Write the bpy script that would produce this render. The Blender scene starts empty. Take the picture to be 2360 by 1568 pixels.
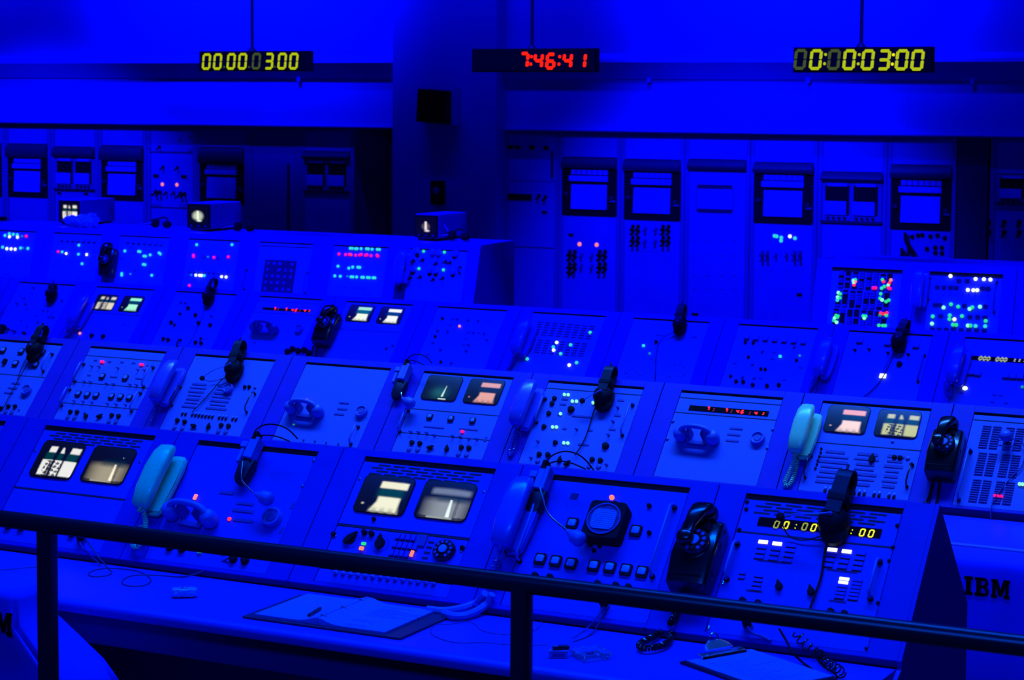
import bpy, bmesh, math, random
from mathutils import Matrix, Vector
PI = math.pi
rnd = random.Random(7)
scene = bpy.context.scene
COL = scene.collection

# ------------------------------------------------------------------ camera, world, lights, exposure
F, CX, CY, H = 4929.0, 1180.0, 607.0, 2.2
def nrm(v): return Vector(v).normalized()
ax = -nrm((-9500, 447, F)); ay = Vector((2575, 363, F)); ay = (ay - ax * ay.dot(ax)).normalized()
az = ay.cross(ax)
if az[1] < 0: az = -az
BAS = (ax, ay, az)
CAMP = Vector((0, 0, H))
def c2w(v): return Vector((ax.dot(v), ay.dot(v), az.dot(v)))
def ray(px, py): return c2w(Vector(((px - CX) / F, -(py - CY) / F, 1)))
def atY(px, py, y): r = ray(px, py); return CAMP + r * (y / r[1])
def atZ(px, py, z): r = ray(px, py); return CAMP + r * ((z - H) / r[2])
def atX(px, py, x): r = ray(px, py); return CAMP + r * (x / r[0])
cam = bpy.data.objects.new('camera', bpy.data.cameras.new('camera'))
COL.objects.link(cam)
R, U, Fw = c2w(Vector((1, 0, 0))), c2w(Vector((0, 1, 0))), c2w(Vector((0, 0, 1)))
cam.matrix_world = Matrix(((R[0], U[0], -Fw[0], 0), (R[1], U[1], -Fw[1], 0), (R[2], U[2], -Fw[2], H), (0, 0, 0, 1)))
cam.data.sensor_width = 36; cam.data.lens = F / 2360 * 36
cam.data.shift_y = -(784 - CY) / 2360
cam.data.clip_start = .05; cam.data.clip_end = 200
cam.data.dof.use_dof = True; cam.data.dof.focus_distance = 6.9; cam.data.dof.aperture_fstop = 9.0
scene.camera = cam
scene.view_settings.view_transform = 'Standard'; scene.view_settings.look = 'None'
scene.view_settings.gamma = 1; scene.view_settings.exposure = 0.0
scene.view_settings.use_curve_mapping = False
w = bpy.data.worlds.new('world'); scene.world = w; w.use_nodes = True
w.node_tree.nodes['Background'].inputs[0].default_value = (0.0, 0.01, 1, 1)
w.node_tree.nodes['Background'].inputs[1].default_value = 0.006

BLUE = (0.0, 0.08, 1.0); TEAL = (0.02, 0.16, 1.0); PURE = (0.0, 0.006, 1.0)
def area(loc, to, size, sy, power, col=BLUE, spread=120):
    l = bpy.data.lights.new('ceiling_or_fill_lamp', 'AREA'); l.shape = 'RECTANGLE'; l.size = size; l.size_y = sy
    l.energy = power; l.color = col; l.spread = math.radians(spread)
    o = bpy.data.objects.new('ceiling_or_fill_lamp', l); COL.objects.link(o); o.location = loc
    o.rotation_euler = (Vector(to) - Vector(loc)).to_track_quat('-Z', 'Y').to_euler(); return o
def spot(loc, to, power, ang, col=BLUE, blend=.6, rad=.1):
    l = bpy.data.lights.new('spot_lamp', 'SPOT'); l.energy = power; l.color = col
    l.spot_size = math.radians(ang); l.spot_blend = blend; l.shadow_soft_size = rad
    o = bpy.data.objects.new('spot_lamp', l); COL.objects.link(o); o.location = loc
    o.rotation_euler = (Vector(to) - Vector(loc)).to_track_quat('-Z', 'Y').to_euler(); return o
# over row 1 / row 2 / row 3 / row 4
area((-3.2, 5.50, 4.4), (-3.2, 5.05, .9), 5.5, .5, 104, BLUE, 75)
area((-4.6, 8.2, 4.4), (-4.6, 7.9, .8), 7.0, .5, 162, TEAL, 75)
area((-6.2, 10.3, 4.5), (-6.2, 10.45, .8), 8.5, .5, 235, PURE, 75)
area((-7.2, 10.9, 4.5), (-7.2, 12.5, 1.1), 8.5, .4, 250, PURE, 60)
# wall washers for the two pools
area((-11.9, 15.5, 4.9), (-11.9, 17.3, 3.35), 2.8, .12, 110, PURE, 46)
area((-6.3, 15.5, 4.9), (-6.3, 17.3, 3.35), 2.2, .12, 80, PURE, 46)
area((-10.0, 15.9, 5.0), (-10.0, 17.3, 3.5), 15.0, .1, 120, PURE, 66)  # added fill strip, lifts the wall outside the pools
# cabinets
spot((-14.2, 12.4, 4.7), (-14.45, 17.3, .3), 2300, 44, PURE, .55, .15)
spot((-6.9, 12.2, 4.7), (-6.8, 17.3, .2), 3000, 44, PURE, .7, .15)
# added unseen fill over the gallery, lifts desk fronts and chair backs
area((-2.0, .6, 4.6), (-3.0, 5.2, .6), 3.0, .8, 85, BLUE, 120)

# ------------------------------------------------------------------ materials
MATS = {}
def mat(name, col, rough=.5, metal=0., noise=.0, scale=30, bump=0., spec=.5, emis=None, es=1., coat=0):
    m = bpy.data.materials.new(name); m.use_nodes = True; nt = m.node_tree; b = nt.nodes['Principled BSDF']
    b.inputs['Base Color'].default_value = (*col, 1); b.inputs['Roughness'].default_value = rough
    b.inputs['Metallic'].default_value = metal; b.inputs['Specular IOR Level'].default_value = spec
    if coat: b.inputs['Coat Weight'].default_value = coat
    if emis:
        b.inputs['Emission Color'].default_value = (*emis, 1); b.inputs['Emission Strength'].default_value = es
    if noise or bump:
        t = nt.nodes.new('ShaderNodeTexCoord'); n = nt.nodes.new('ShaderNodeTexNoise')
        n.inputs['Scale'].default_value = scale; n.inputs['Detail'].default_value = 4
        nt.links.new(t.outputs['Object'], n.inputs['Vector'])
        if noise:
            r = nt.nodes.new('ShaderNodeMapRange'); r.inputs[1].default_value = .3; r.inputs[2].default_value = .7
            r.inputs[3].default_value = 1 - noise; r.inputs[4].default_value = 1 + noise * .4
            x = nt.nodes.new('ShaderNodeVectorMath'); x.operation = 'SCALE'; x.inputs[0].default_value = col
            nt.links.new(n.outputs['Fac'], r.inputs[0]); nt.links.new(r.outputs[0], x.inputs['Scale'])
            nt.links.new(x.outputs[0], b.inputs['Base Color'])
        if bump:
            bp = nt.nodes.new('ShaderNodeBump'); bp.inputs['Strength'].default_value = bump
            bp.inputs['Distance'].default_value = .002
            nt.links.new(n.outputs['Fac'], bp.inputs['Height']); nt.links.new(bp.outputs[0], b.inputs['Normal'])
    MATS[name] = m; return m
mat('console_paint', (.04, .008, .43), .5, spec=.2, noise=.08, scale=12)
mat('front_panel_paint', (.04, .03, .56), .5, spec=.25, noise=.28, scale=260, bump=.15)
mat('panel_paint', (.10, .13, .62), .5, spec=.25, noise=.28, scale=260, bump=.15)
mat('desk_laminate', (.04, .03, .56), .45, spec=.3, noise=.25, scale=260)
mat('desk_edge', (.02, .006, .14), .5, noise=.05)
mat('cabinet_paint', (.10, .04, .62), .5, noise=.06, scale=6)
mat('cabinet_trim', (.08, .03, .42), .5, noise=.05, scale=6)
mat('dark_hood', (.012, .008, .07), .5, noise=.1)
mat('wall_paint', (.12, .04, .6), .8, noise=.05, scale=2)
mat('wall_trim', (.12, .04, .65), .6, noise=.05, scale=3)
mat('floor_tile', (.02, .015, .03), .6, noise=.15, scale=6)
mat('ceiling_paint', (.03, .02, .08), .9, noise=.1, scale=4)
mat('black_plastic', (.006, .006, .012), .22, noise=.05, coat=.3)
mat('matte_black', (.004, .004, .011), .7, noise=.1, spec=.15)
mat('black_metal', (.014, .012, .03), .28, noise=.1, scale=60)
mat('dark_leather', (.008, .008, .03), .45, spec=.3, noise=.2, bump=.3, scale=80)
mat('seam_shade_dark', (.01, .01, .03), .8, noise=.05)  # joints and vents; also shade painted in slots and under keys
mat('label_dark', (.04, .02, .30), .6, noise=.1, scale=200)
mat('knob_blue', (.06, .06, .36), .4, noise=.1)
mat('key_cap', (.2, .25, .75), .35, noise=.2, scale=300)
mat('teal_phone', (.5, .95, .42), .28, noise=.18, scale=260, coat=.3)
mat('grey_phone', (.08, .06, .62), .3, noise=.06, scale=30, coat=.3)
mat('grey_part', (.10, .12, .6), .45, noise=.08)
mat('silver', (.75, .75, .85), .22, metal=1, noise=.05)
mat('paper', (.4, .17, .74), .8, spec=.2, noise=.3, scale=260)
mat('chart_paper', (.5, .08, .95), .8, noise=.04, scale=60)
mat('cloth', (.06, .02, .8), .9, noise=.12, scale=9, bump=.3)
mat('ink', (.002, .002, .004), .8, noise=.05, spec=.08)
mat('crumpled', (.3, .35, .9), .2, noise=.3, scale=200, bump=.8)
mat('scope_glass', (.2, .25, .65), .25, noise=.1, scale=200)
def emat(name, col, s=1.0):
    return mat(name, tuple(c * .1 for c in col), .3, noise=.02, emis=col, es=s)
emat('lamp_white', (.8, .93, 1.0), 1.5); emat('lamp_teal', (.03, .66, .5), 1.1); emat('lamp_green', (.02, .7, .18), 1.1)
emat('lamp_magenta', (1.0, .005, .2), 1.1); emat('lamp_red', (1.0, .03, .07), 1.1); emat('lamp_orange', (1.0, .22, .14), 1.15)
emat('lamp_pink', (1.0, .25, .3), 1.0); emat('lamp_mint', (.25, 1.0, .5), 1.25); emat('lamp_dim', (.01, .25, .25), 1.0)
emat('digit_yellow', (.45, .54, .0), 1.0); emat('digit_bright', (.95, .9, .0), 1.0); emat('digit_faint', (.05, .075, .015), 1.0)
emat('digit_red', (1.0, .012, .0), 1.4); emat('digit_redfaint', (.2, .004, .01), 1.0); emat('digit_pale', (.3, .3, .35), 1.0)
emat('digit_dim', (.3, .35, .01), 1.0)
m = bpy.data.materials.new('picture'); m.use_nodes = True; nt = m.node_tree; b = nt.nodes['Principled BSDF']
b.inputs['Base Color'].default_value = (.004, .004, .006, 1); b.inputs['Roughness'].default_value = .35
a_ = nt.nodes.new('ShaderNodeAttribute'); a_.attribute_name = 'pic'
nt.links.new(a_.outputs['Color'], b.inputs['Emission Color']); b.inputs['Emission Strength'].default_value = 1.0
MATS['picture'] = m
# clear glass for the ashtray
m = mat('glass', (.8, .85, .95), .03); m.node_tree.nodes['Principled BSDF'].inputs['Transmission Weight'].default_value = .95

# ------------------------------------------------------------------ object helpers
W = {}
def empty(name, loc, label, cat, group=None, rot=None):
    o = bpy.data.objects.new(name, None); COL.objects.link(o); o.empty_display_size = .05
    M = Matrix.Translation(Vector(loc)) @ (rot if rot else Matrix()); o.matrix_world = M; W[o.name] = M
    o['label'] = label; o['category'] = cat
    if group: o['group'] = group
    return o
def link(name, me, world=None, parent=None, label=None, cat=None, group=None, kind=None):
    world = world if world is not None else Matrix()
    o = bpy.data.objects.new(name, me); COL.objects.link(o)
    W[o.name] = world.copy()
    if parent is not None:
        o.parent = parent; o.matrix_local = W[parent.name].inverted() @ world
    else: o.matrix_world = world
    if label: o['label'] = label
    if cat: o['category'] = cat
    if group: o['group'] = group
    if kind: o['kind'] = kind
    return o
class MB:
    def __init__(s): s.v = []; s.f = []
    def add(s, vs, fs, M=None):
        n = len(s.v); s.v += [(M @ Vector(q)) if M else Vector(q) for q in vs]; s.f += [tuple(i + n for i in q) for q in fs]; return s
    def box(s, x0, x1, y0, y1, z0, z1, M=None):
        v = [(x0, y0, z0), (x1, y0, z0), (x1, y1, z0), (x0, y1, z0), (x0, y0, z1), (x1, y0, z1), (x1, y1, z1), (x0, y1, z1)]
        return s.add(v, [(0, 3, 2, 1), (4, 5, 6, 7), (0, 1, 5, 4), (1, 2, 6, 5), (2, 3, 7, 6), (3, 0, 4, 7)], M)
    def prism(s, poly, a0, a1, axis=0, M=None):
        n = len(poly); vs = []
        for a in (a0, a1):
            for p in poly:
                vs.append((a, p[0], p[1]) if axis == 0 else (p[0], a, p[1]) if axis == 1 else (p[0], p[1], a))
        fs = [tuple(range(n))[::-1], tuple(range(n, 2 * n))] + [(i, (i + 1) % n, n + (i + 1) % n, n + i) for i in range(n)]
        return s.add(vs, fs, M)
    def lathe(s, prof, seg=16, M=None):
        vs = []; fs = []; n = len(prof)
        for k in range(seg):
            a = 2 * PI * k / seg
            for r, z in prof: vs.append((r * math.cos(a), r * math.sin(a), z))
        for k in range(seg):
            k2 = (k + 1) % seg
            for i in range(n - 1): fs.append((k * n + i, k2 * n + i, k2 * n + i + 1, k * n + i + 1))
        if prof[-1][0] > 1e-6: fs.append(tuple(k * n + n - 1 for k in range(seg)))
        if prof[0][0] > 1e-6: fs.append(tuple(k * n for k in range(seg))[::-1])
        return s.add(vs, fs, M)
    def tube(s, pts, r, seg=8, M=None, closed=False):
        pts = [Vector(p) for p in pts]; n = len(pts); vs = []; fs = []; up = None
        for i, p in enumerate(pts):
            t = (pts[(i + 1) % n] - pts[i - 1]) if closed else (pts[min(i + 1, n - 1)] - pts[max(i - 1, 0)])
            t = t.normalized() if t.length > 1e-9 else Vector((0, 0, 1))
            if up is None: up = Vector((0, 0, 1)) if abs(t.z) < .9 else Vector((0, 1, 0))
            a = t.cross(up)
            a = a.normalized() if a.length > 1e-6 else Vector((1, 0, 0))
            up = a.cross(t).normalized()
            rr = r[i] if isinstance(r, (list, tuple)) else r
            for k in range(seg):
                q = 2 * PI * k / seg; vs.append(p + (a * math.cos(q) + up * math.sin(q)) * rr)
        m_ = n if closed else n - 1
        for i in range(m_):
            j = (i + 1) % n
            for k in range(seg):
                k2 = (k + 1) % seg; fs.append((i * seg + k, i * seg + k2, j * seg + k2, j * seg + k))
        if not closed: fs.append(tuple(range(seg))[::-1]); fs.append(tuple((n - 1) * seg + k for k in range(seg)))
        return s.add(vs, fs, M)
    def sell(s, rx, ry, rz, e1=.5, e2=.5, M=None, nu=20, nv=10):
        def p(c, e): return math.copysign(abs(c) ** e, c)
        vs = []; fs = []
        for j in range(nv + 1):
            th = -PI / 2 + PI * j / nv
            for i in range(nu):
                ph = 2 * PI * i / nu
                vs.append((rx * p(math.cos(th), e1) * p(math.cos(ph), e2), ry * p(math.cos(th), e1) * p(math.sin(ph), e2), rz * p(math.sin(th), e1)))
        for j in range(nv):
            for i in range(nu):
                i2 = (i + 1) % nu; fs.append((j * nu + i, j * nu + i2, (j + 1) * nu + i2, (j + 1) * nu + i))
        return s.add(vs, fs, M)
    def rrect(s, sx, sy, z0, z1, r=.3, M=None, n=5):
        poly = []
        rr = min(sx, sy) / 2 * r
        for cx, cy, a0 in ((sx / 2 - rr, sy / 2 - rr, 0), (-sx / 2 + rr, sy / 2 - rr, PI / 2), (-sx / 2 + rr, -sy / 2 + rr, PI), (sx / 2 - rr, -sy / 2 + rr, 1.5 * PI)):
            for k in range(n): a = a0 + PI / 2 * k / (n - 1); poly.append((cx + rr * math.cos(a), cy + rr * math.sin(a)))
        return s.prism(poly, z0, z1, axis=2, M=M)
    def mesh(s, m, smooth=False, sharp=40, bevel=0):
        me = bpy.data.meshes.new('m'); me.from_pydata([tuple(v) for v in s.v], [], s.f)
        bm = bmesh.new(); bm.from_mesh(me)
        bmesh.ops.recalc_face_normals(bm, faces=bm.faces)
        if bevel:
            es = [e for e in bm.edges if len(e.link_faces) == 2 and e.calc_face_angle(0) > .6]
            bmesh.ops.bevel(bm, geom=es, offset=bevel, segments=2, affect='EDGES', profile=.5)
        if smooth:
            for f in bm.faces: f.smooth = True
            for e in bm.edges:
                if len(e.link_faces) == 2 and e.calc_face_angle(0) > math.radians(sharp): e.smooth = False
        bm.to_mesh(me); bm.free(); me.materials.append(MATS[m]); return me
CACHE = {}
def cm(key, fn):
    if key not in CACHE: CACHE[key] = fn()
    return CACHE[key]
def T(x, y, z=0): return Matrix.Translation((x, y, z))
def Rz(a): return Matrix.Rotation(a, 4, 'Z')

class Fr:                                            # a console face: u runs along the row, w up the slope, n out of the face
    def __init__(s, Y, Z, ang):
        s.Y, s.Z, s.c, s.s = Y, Z, math.cos(math.radians(ang)), math.sin(math.radians(ang))
        s.M = Matrix(((1, 0, 0, 0), (0, s.c, -s.s, Y), (0, s.s, s.c, Z), (0, 0, 0, 1)))
    def uw(s, px, py, n=0.):
        r = ray(px, py); nv = Vector((0, -s.s, s.c)); o = Vector((0, s.Y, s.Z)) + nv * n
        t = (o - CAMP).dot(nv) / r.dot(nv); p = CAMP + r * t
        return p[0], (p[1] - o[1]) * s.c + (p[2] - o[2]) * s.s
    def at(s, u, w, n=0., rot=None):
        M = s.M @ T(u, w, n); return M @ rot if rot is not None else M
    def pt(s, px, py, n=0.):
        if n == 'd': return atZ(px, py, .79)
        u, w_ = s.uw(px, py, n); return s.M @ Vector((u, w_, n))
R1, R2, R3, R4 = Fr(5.428, 1.127, 48.1), Fr(8.072, 1.007, 47.8), Fr(10.563, 1.016, 49.0), Fr(12.449, 1.186, 75)
YC = 17.364
CB = Fr(YC, 0, 90)
FLOOR = -.1

# ------------------------------------------------------------------ room
def struct(name, mb, m, bevel=0): return link(name, mb.mesh(m, bevel=bevel), kind='structure')
struct('floor', MB().box(-24, 8, -4, 20, FLOOR - .1, FLOOR), 'floor_tile')
struct('ceiling', MB().box(-24, 8, -4, 20, 5.2, 5.3), 'ceiling_paint')
struct('wall_left', MB().box(-24.1, -24, -4, 20, FLOOR, 5.2), 'ceiling_paint')
struct('wall_right', MB().box(8, 8.1, -4, 20, FLOOR, 5.2), 'ceiling_paint')
struct('wall_front', MB().box(-24, 8, -4.1, -4, FLOOR, 5.2), 'ceiling_paint')
PX0 = atY(905, 200, 17.12)[0]; PX1 = atY(1143, 400, 17.12)[0]
YW = 17.30
# upper wall above the cabinet alcoves, two runs either side of the pier, made of wide panels
ub = struct('wall_back', MB().box(-24, PX0, YW, YW + .7, 1.925, 5.2).box(PX1, 8, YW, YW + .7, 1.925, 5.2).box(-24, 8, 18.3, 18.4, FLOOR, 5.2), 'wall_paint')
pier = MB().box(PX0, PX1, 17.12, 18.3, FLOOR, 5.2)
link('wall_pier', pier.mesh('wall_paint'), kind='structure')
# joints of the wall panels
jb = MB()
for px in (212, 1165 + 905 - 905 + 80, 2090):
    x = atY(px, 230, YW)[0]; jb.box(x - .006, x + .006, YW - .004, YW + .002, 1.95, 5.2)
link('wall_joint', jb.mesh('wall_trim'), parent=ub, world=Matrix())
def beam(name, x0, x1):
    # bright sloping top shoulder, dark face tucked back under it
    poly = [(YW, 2.60), (YW - .12, 2.550), (YW - .13, 2.520), (YW - .02, 2.372), (YW, 2.372)]
    return struct(name, MB().prism(poly, x0, x1), 'wall_trim')
beam('trim_1', -24, PX0); beam('trim_2', PX1, 8)
for n, (x0, x1) in enumerate(((-24, PX0 + .12), (PX1 - .1, 8))):
    struct('trim_%d' % (n + 3), MB().prism([(YW + .02, 1.93), (YW - .06, 1.925), (YW - .06, 1.915), (YW + .02, 1.90)], x0, x1), 'wall_trim')
# bolts hanging under the beam
for px in (682, 1490, 1858, 2238):
    p = atY(px, 184, YW - .08)
    link('bolt', cm('bolt', lambda: MB().lathe([(.02, 0), (.02, .03), (.012, .04)], 8).mesh('wall_trim')), T(p[0], YW - .03, 2.345), parent=bpy.data.objects['trim_1'] if px < 1000 else bpy.data.objects['trim_2'])

# speaker and wall phone on the pier
t = empty('wall_speaker', (atY(995, 243, 16.95)[0], 17.12, 2.12), 'square black loudspeaker box high on the dark pier', 'speaker')
x = t.location.x
link('cabinet', MB().box(-.16, .16, -.17, -.002, -.15, .15).mesh('matte_black', bevel=.008), W[t.name] @ Matrix.Rotation(.06, 4, 'Y'), parent=t)
link('grille', MB().box(-.14, .14, -.180, -.172, -.13, .13).mesh('ink'), W[t.name] @ Matrix.Rotation(.06, 4, 'Y'), parent=t)
link('bracket', MB().box(.165, .20, -.1, -.002, -.17, .17).mesh('wall_trim'), W[t.name], parent=t)
x = atY(1013, 446, 17.12)[0]
t = empty('wall_phone', (x, 17.12, 1.33), 'small black phone box on the dark pier below the speaker', 'phone')
link('case', MB().box(-.065, .065, -.06, -.001, -.11, .11).mesh('matte_black', bevel=.006), W[t.name], parent=t)
link('dial', MB().lathe([(.03, 0), (.03, .012), (.02, .016)], 16).mesh('knob_blue'), W[t.name] @ T(0, -.06, .02) @ Matrix.Rotation(PI / 2, 4, 'X'), parent=t)
link('hook', MB().box(-.02, .02, -.075, -.058, -.09, -.05).mesh('black_plastic'), W[t.name], parent=t)

# ------------------------------------------------------------------ face items
def P(parent, name, me, M, label=None): return link(name, me, M, parent=parent, label=label)
def plate(parent, fr, u0, u1, w0, w1, n0, n1, m='panel_paint', name='panel', bevel=.0012):
    return P(parent, name, MB().box(-(u1 - u0) / 2, (u1 - u0) / 2, -(w1 - w0) / 2, (w1 - w0) / 2, 0, n1 - n0).mesh(m, bevel=bevel), fr.at((u0 + u1) / 2, (w0 + w1) / 2, n0))
def strip(parent, fr, u, w_, lu, lw, m='label_dark', name='label_strip', h=.0012, n=0., rot=0):
    me = cm(('strip', round(lu, 3), round(lw, 4), m, h), lambda: MB().box(-lu / 2, lu / 2, -lw / 2, lw / 2, 0, h).mesh(m))
    return P(parent, name, me, fr.at(u, w_, n, Rz(rot)))
def knob(parent, fr, u, w_, r=.009, h=.016, m='matte_black', name='knob', n=0.):
    h *= .65
    me = cm(('knob', r, h, m), lambda: MB().lathe([(r * 1.15, 0), (r * 1.1, h * .25), (r, h * .3), (r * .9, h * .9), (r * .7, h)], 12).mesh(m, smooth=True))
    return P(parent, name, me, fr.at(u, w_, n))
def pointer(parent, fr, u, w_, ang=0, l=.034, m='matte_black', n=0.):
    me = cm(('ptr', l, m), lambda: MB().lathe([(l * .36, 0), (l * .34, .006)], 12).prism([(-l * .5, 0), (-l * .3, l * .2), (l * .3, l * .16), (l * .62, 0), (l * .3, -l * .16), (-l * .3, -l * .2)], .004, .012, axis=2).mesh(m, bevel=.001))
    return P(parent, 'pointer_knob', me, fr.at(u, w_, n, Rz(ang)))
def toggle(parent, fr, u, w_, m='matte_black', s=1., n=0.):
    me = cm(('tog', m, s), lambda: MB().lathe([(.006 * s, 0), (.006 * s, .004 * s)], 8).tube([(0, 0, .003 * s), (0, -.006 * s, .012 * s), (0, -.010 * s, .02 * s)], [.0022 * s, .0028 * s, .0042 * s], 6).mesh(m))
    return P(parent, 'toggle', me, fr.at(u, w_, n))
def lamp(parent, fr, px, py, c='lamp_teal', r=.009, ru=None, n=.003):
    u, w_ = fr.uw(px, py, n)
    key = ('lamp', c, r, ru)
    def mk():
        M = Matrix.Diagonal((ru / r if ru else 1, 1, 1, 1))
        return MB().lathe([(r, -.003), (r, .001), (r * .8, .005), (r * .4, .0075), (0, .008)], 12, M).mesh('lamp_' + c, smooth=True)
    return P(parent, 'indicator_lamp', cm(key, mk), fr.at(u, w_, n))
def litkey(parent, fr, px, py, c, lu, lw, n=.001, name='lit_key'):
    u, w_ = fr.uw(px, py, n)
    return P(parent, name, cm(('lk', c, lu, lw), lambda: MB().box(-lu / 2, lu / 2, -lw / 2, lw / 2, 0, .006).mesh('lamp_' + c, bevel=.0012)), fr.at(u, w_, n))
def sqbtn(parent, fr, u, w_, s=.026, m='key_cap', n=0.):
    o = P(parent, 'push_button', cm(('sqf', s), lambda: MB().rrect(s * 1.22, s * 1.26, 0, .006, .3).mesh('matte_black')), fr.at(u, w_, n))
    P(o, 'button_cap', cm(('sqc', s, m), lambda: MB().rrect(s * .86, s * .80, .002, .0095, .5).mesh(m, bevel=.0025, smooth=True)), fr.at(u, w_ + .001, n))
    return o
def handle(parent, fr, u, w0, w1, m='grey_part', r=.0042, h=.032, n=0.):
    L = w1 - w0
    key = ('hdl', round(L, 2), m, r)
    L = max(.03, round(L, 2))
    me = cm(key, lambda: MB().tube([(0, -L / 2, 0), (0, -L / 2, h * .6), (0, -L / 2 + h * .35, h), (0, L / 2 - h * .35, h), (0, L / 2, h * .6), (0, L / 2, 0)], r, 8).mesh(m, smooth=True, sharp=70))
    o = P(parent, 'pull_handle', me, fr.at(u, (w0 + w1) / 2, n))
    for q in (w0, w1): P(o, 'handle_foot', cm(('hf', r), lambda: MB().lathe([(r * 1.9, 0), (r * 1.9, .006), (r * 1.2, .008)], 8).mesh('matte_black')), fr.at(u, (w0 + w1) / 2 + math.copysign(L / 2, q - (w0 + w1) / 2), n))
    return o
def handle_px(parent, fr, a, b, **k):
    u0, w0 = fr.uw(*a); u1, w1 = fr.uw(*b); return handle(parent, fr, (u0 + u1) / 2, min(w0, w1), max(w0, w1), **k)
def screw(parent, fr, u, w_, m='silver', n=0., r=.004):
    return P(parent, 'screw', cm(('screw', m, r), lambda: MB().lathe([(r, 0), (r * .9, .0025), (r * .4, .0032)], 8).mesh(m)), fr.at(u, w_, n))
def rounddial(parent, fr, u, w_, r=.027, name='round_speaker'):
    o = P(parent, name, cm(('rd', r), lambda: MB().lathe([(r * 1.02, 0), (r * 1.02, .012), (r * .95, .018), (r * .8, .018), (r * .74, .012), (r * .5, .011), (r * .2, .013), (0, .013)], 28).mesh('grey_part', smooth=True, sharp=50)), fr.at(u, w_))
    P(o, 'speaker_hole', cm(('rdh', r), lambda: MB().lathe([(r * .55, .012), (r * .5, .0145)], 16).mesh('knob_blue')), fr.at(u, w_))
    return o

# 7-segment characters
SEG = {'0': 'abcdef', '1': 'bc', '3': 'abgcd', '4': 'fgbc', '6': 'afgedc', '7': 'abc', ':': ':', '.': '.'}
def digit_mesh(ch, h, m, th=.16, sl=.14):
    def mk():
        w2, h2, t = h * .26, h * .5, h * th / 2
        def S(x, y): return (x + y * sl, y)
        def bar(x0, y0, x1, y1, mb):
            d = Vector((x1 - x0, y1 - y0)); L = d.length; d /= L; nn = Vector((-d.y, d.x)) * t; g = t * .12
            a = Vector((x0, y0)) + d * g; b2 = Vector((x1, y1)) - d * g
            e_ = .55; pts = [a, a + d * t * e_ + nn, b2 - d * t * e_ + nn, b2, b2 - d * t * e_ - nn, a + d * t * e_ - nn]
            mb.prism([S(p.x, p.y) for p in pts], 0, .0015, axis=2)
        mb = MB(); yt = h2 - t; xs = w2 - t * .3
        B = {'a': (-xs, yt, xs, yt), 'b': (xs, yt, xs, 0), 'c': (xs, 0, xs, -yt), 'd': (-xs, -yt, xs, -yt), 'e': (-xs, -yt, -xs, 0), 'f': (-xs, 0, -xs, yt), 'g': (-xs, 0, xs, 0)}
        for c in SEG[ch]:
            if c == ':':
                for y in (.22 * h, -.22 * h): mb.lathe([(t * 1.0, 0), (t * .9, .0015)], 10, T(y * sl, y))
            elif c == '.': mb.lathe([(t * .8, 0), (t * .7, .0015)], 10, T(-.35 * h * sl, -.35 * h))
            else: bar(*B[c], mb)
        return mb.mesh(m)
    return cm(('dig', ch, round(h, 4), m, th, sl), mk)
def digits(parent, fr, items, h, n, th=.16, sl=.14, single=None):
    for ch, px, py, m in items:
        u, w_ = fr.uw(px, py, n)
        if ch == ':':
            for y in (.24 * h, -.20 * h):
                t_ = h * th / 2; P(parent, 'colon_dot', cm(('cd', round(t_, 5), m), lambda: MB().lathe([(t_, 0), (t_ * .9, .0015)], 10).mesh(m)), fr.at(u + y * sl, w_ + y, n))
            continue
        P(parent, 'digit', digit_mesh(ch, h, m, th, sl), fr.at(u, w_, n))

# ------------------------------------------------------------------ CRT pictures (flat emissive prints on a bulged tube)
def mix(a, b, t): t = max(0, min(1, t)); return tuple(x + (y - x) * t for x, y in zip(a, b))
def bx_(s, t, s0, s1, t0, t1, e=.03):
    f = lambda q, a, b: max(0, min(1, (q - a) / e + .5)) * max(0, min(1, (b - q) / e + .5))
    return f(s, s0, s1) * f(t, t0, t1)
K = (.0015, .0015, .004); TL = (.0, .035, .04)
def pic_gantry(tint=(.85, .85, .8), sharp=.03):
    def f(s, t):
        c = K
        for s0, s1 in ((.20, .40), (.50, .62), (.72, .97)):
            c = mix(c, (.0, .05, .045), .8 * bx_(s, t, s0, s1, .32, .56, .06))
            if s0 != .50: c = mix(c, tint, bx_(s, t, s0 + .03, s1, .17, .33, sharp))
            c = mix(c, tint, bx_(s, t, s0 - .02, s1 + .03, .54, .95, sharp))
        c = mix(c, tint, bx_(s, t, .53 - (t - .2) * .1, .57 + (t - .2) * .3, .18, .34, sharp))
        if t > .55:
            a = abs(math.sin(s * 26 + t * 9)) * abs(math.sin(t * 30 - s * 8))
            if .27 < s < .66 and a > .45: c = mix(c, (.01, .012, .02), .85)
            if .36 < s < .47: c = mix(c, K, .8)
        return c
    return f
def pic_rocket(glow=(.35, .30, .2), core=(.95, .85, .65), sx=.66, top=.0):
    def f(s, t):
        c = K
        g = max(0, 1 - ((s - .56) / .5) ** 2) * max(0, min(1, (t - .42) / .16))
        c = mix(c, glow, g * (.9 if s < .74 or s > .80 else .5) * (1 if t < .93 else .2))
        c = mix(c, (.0, .03, .03), .6 * bx_(s, t, .35, .9, .40, .55, .12))
        wd = .018 + .045 * max(0, t - .5)
        c = mix(c, core, max(0, min(1, (wd - abs(s - sx - (t - .7) * .04)) / .02 + .5)) * (1 if .48 < t < .93 else 0))
        c = mix(c, core, bx_(s, t, .25, .75, .955, .975, .02) * .8)
        c = mix(c, (.2, .5, .4), bx_(s, t, .78, .80, .27, .30, .02))
        if top: c = mix(c, tuple(top * q for q in (.16, .2, .28)), bx_(s, t, .2, .95, .2 + .1 * (s - .5) ** 2, .36, .08))
        return c
    return f
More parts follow.
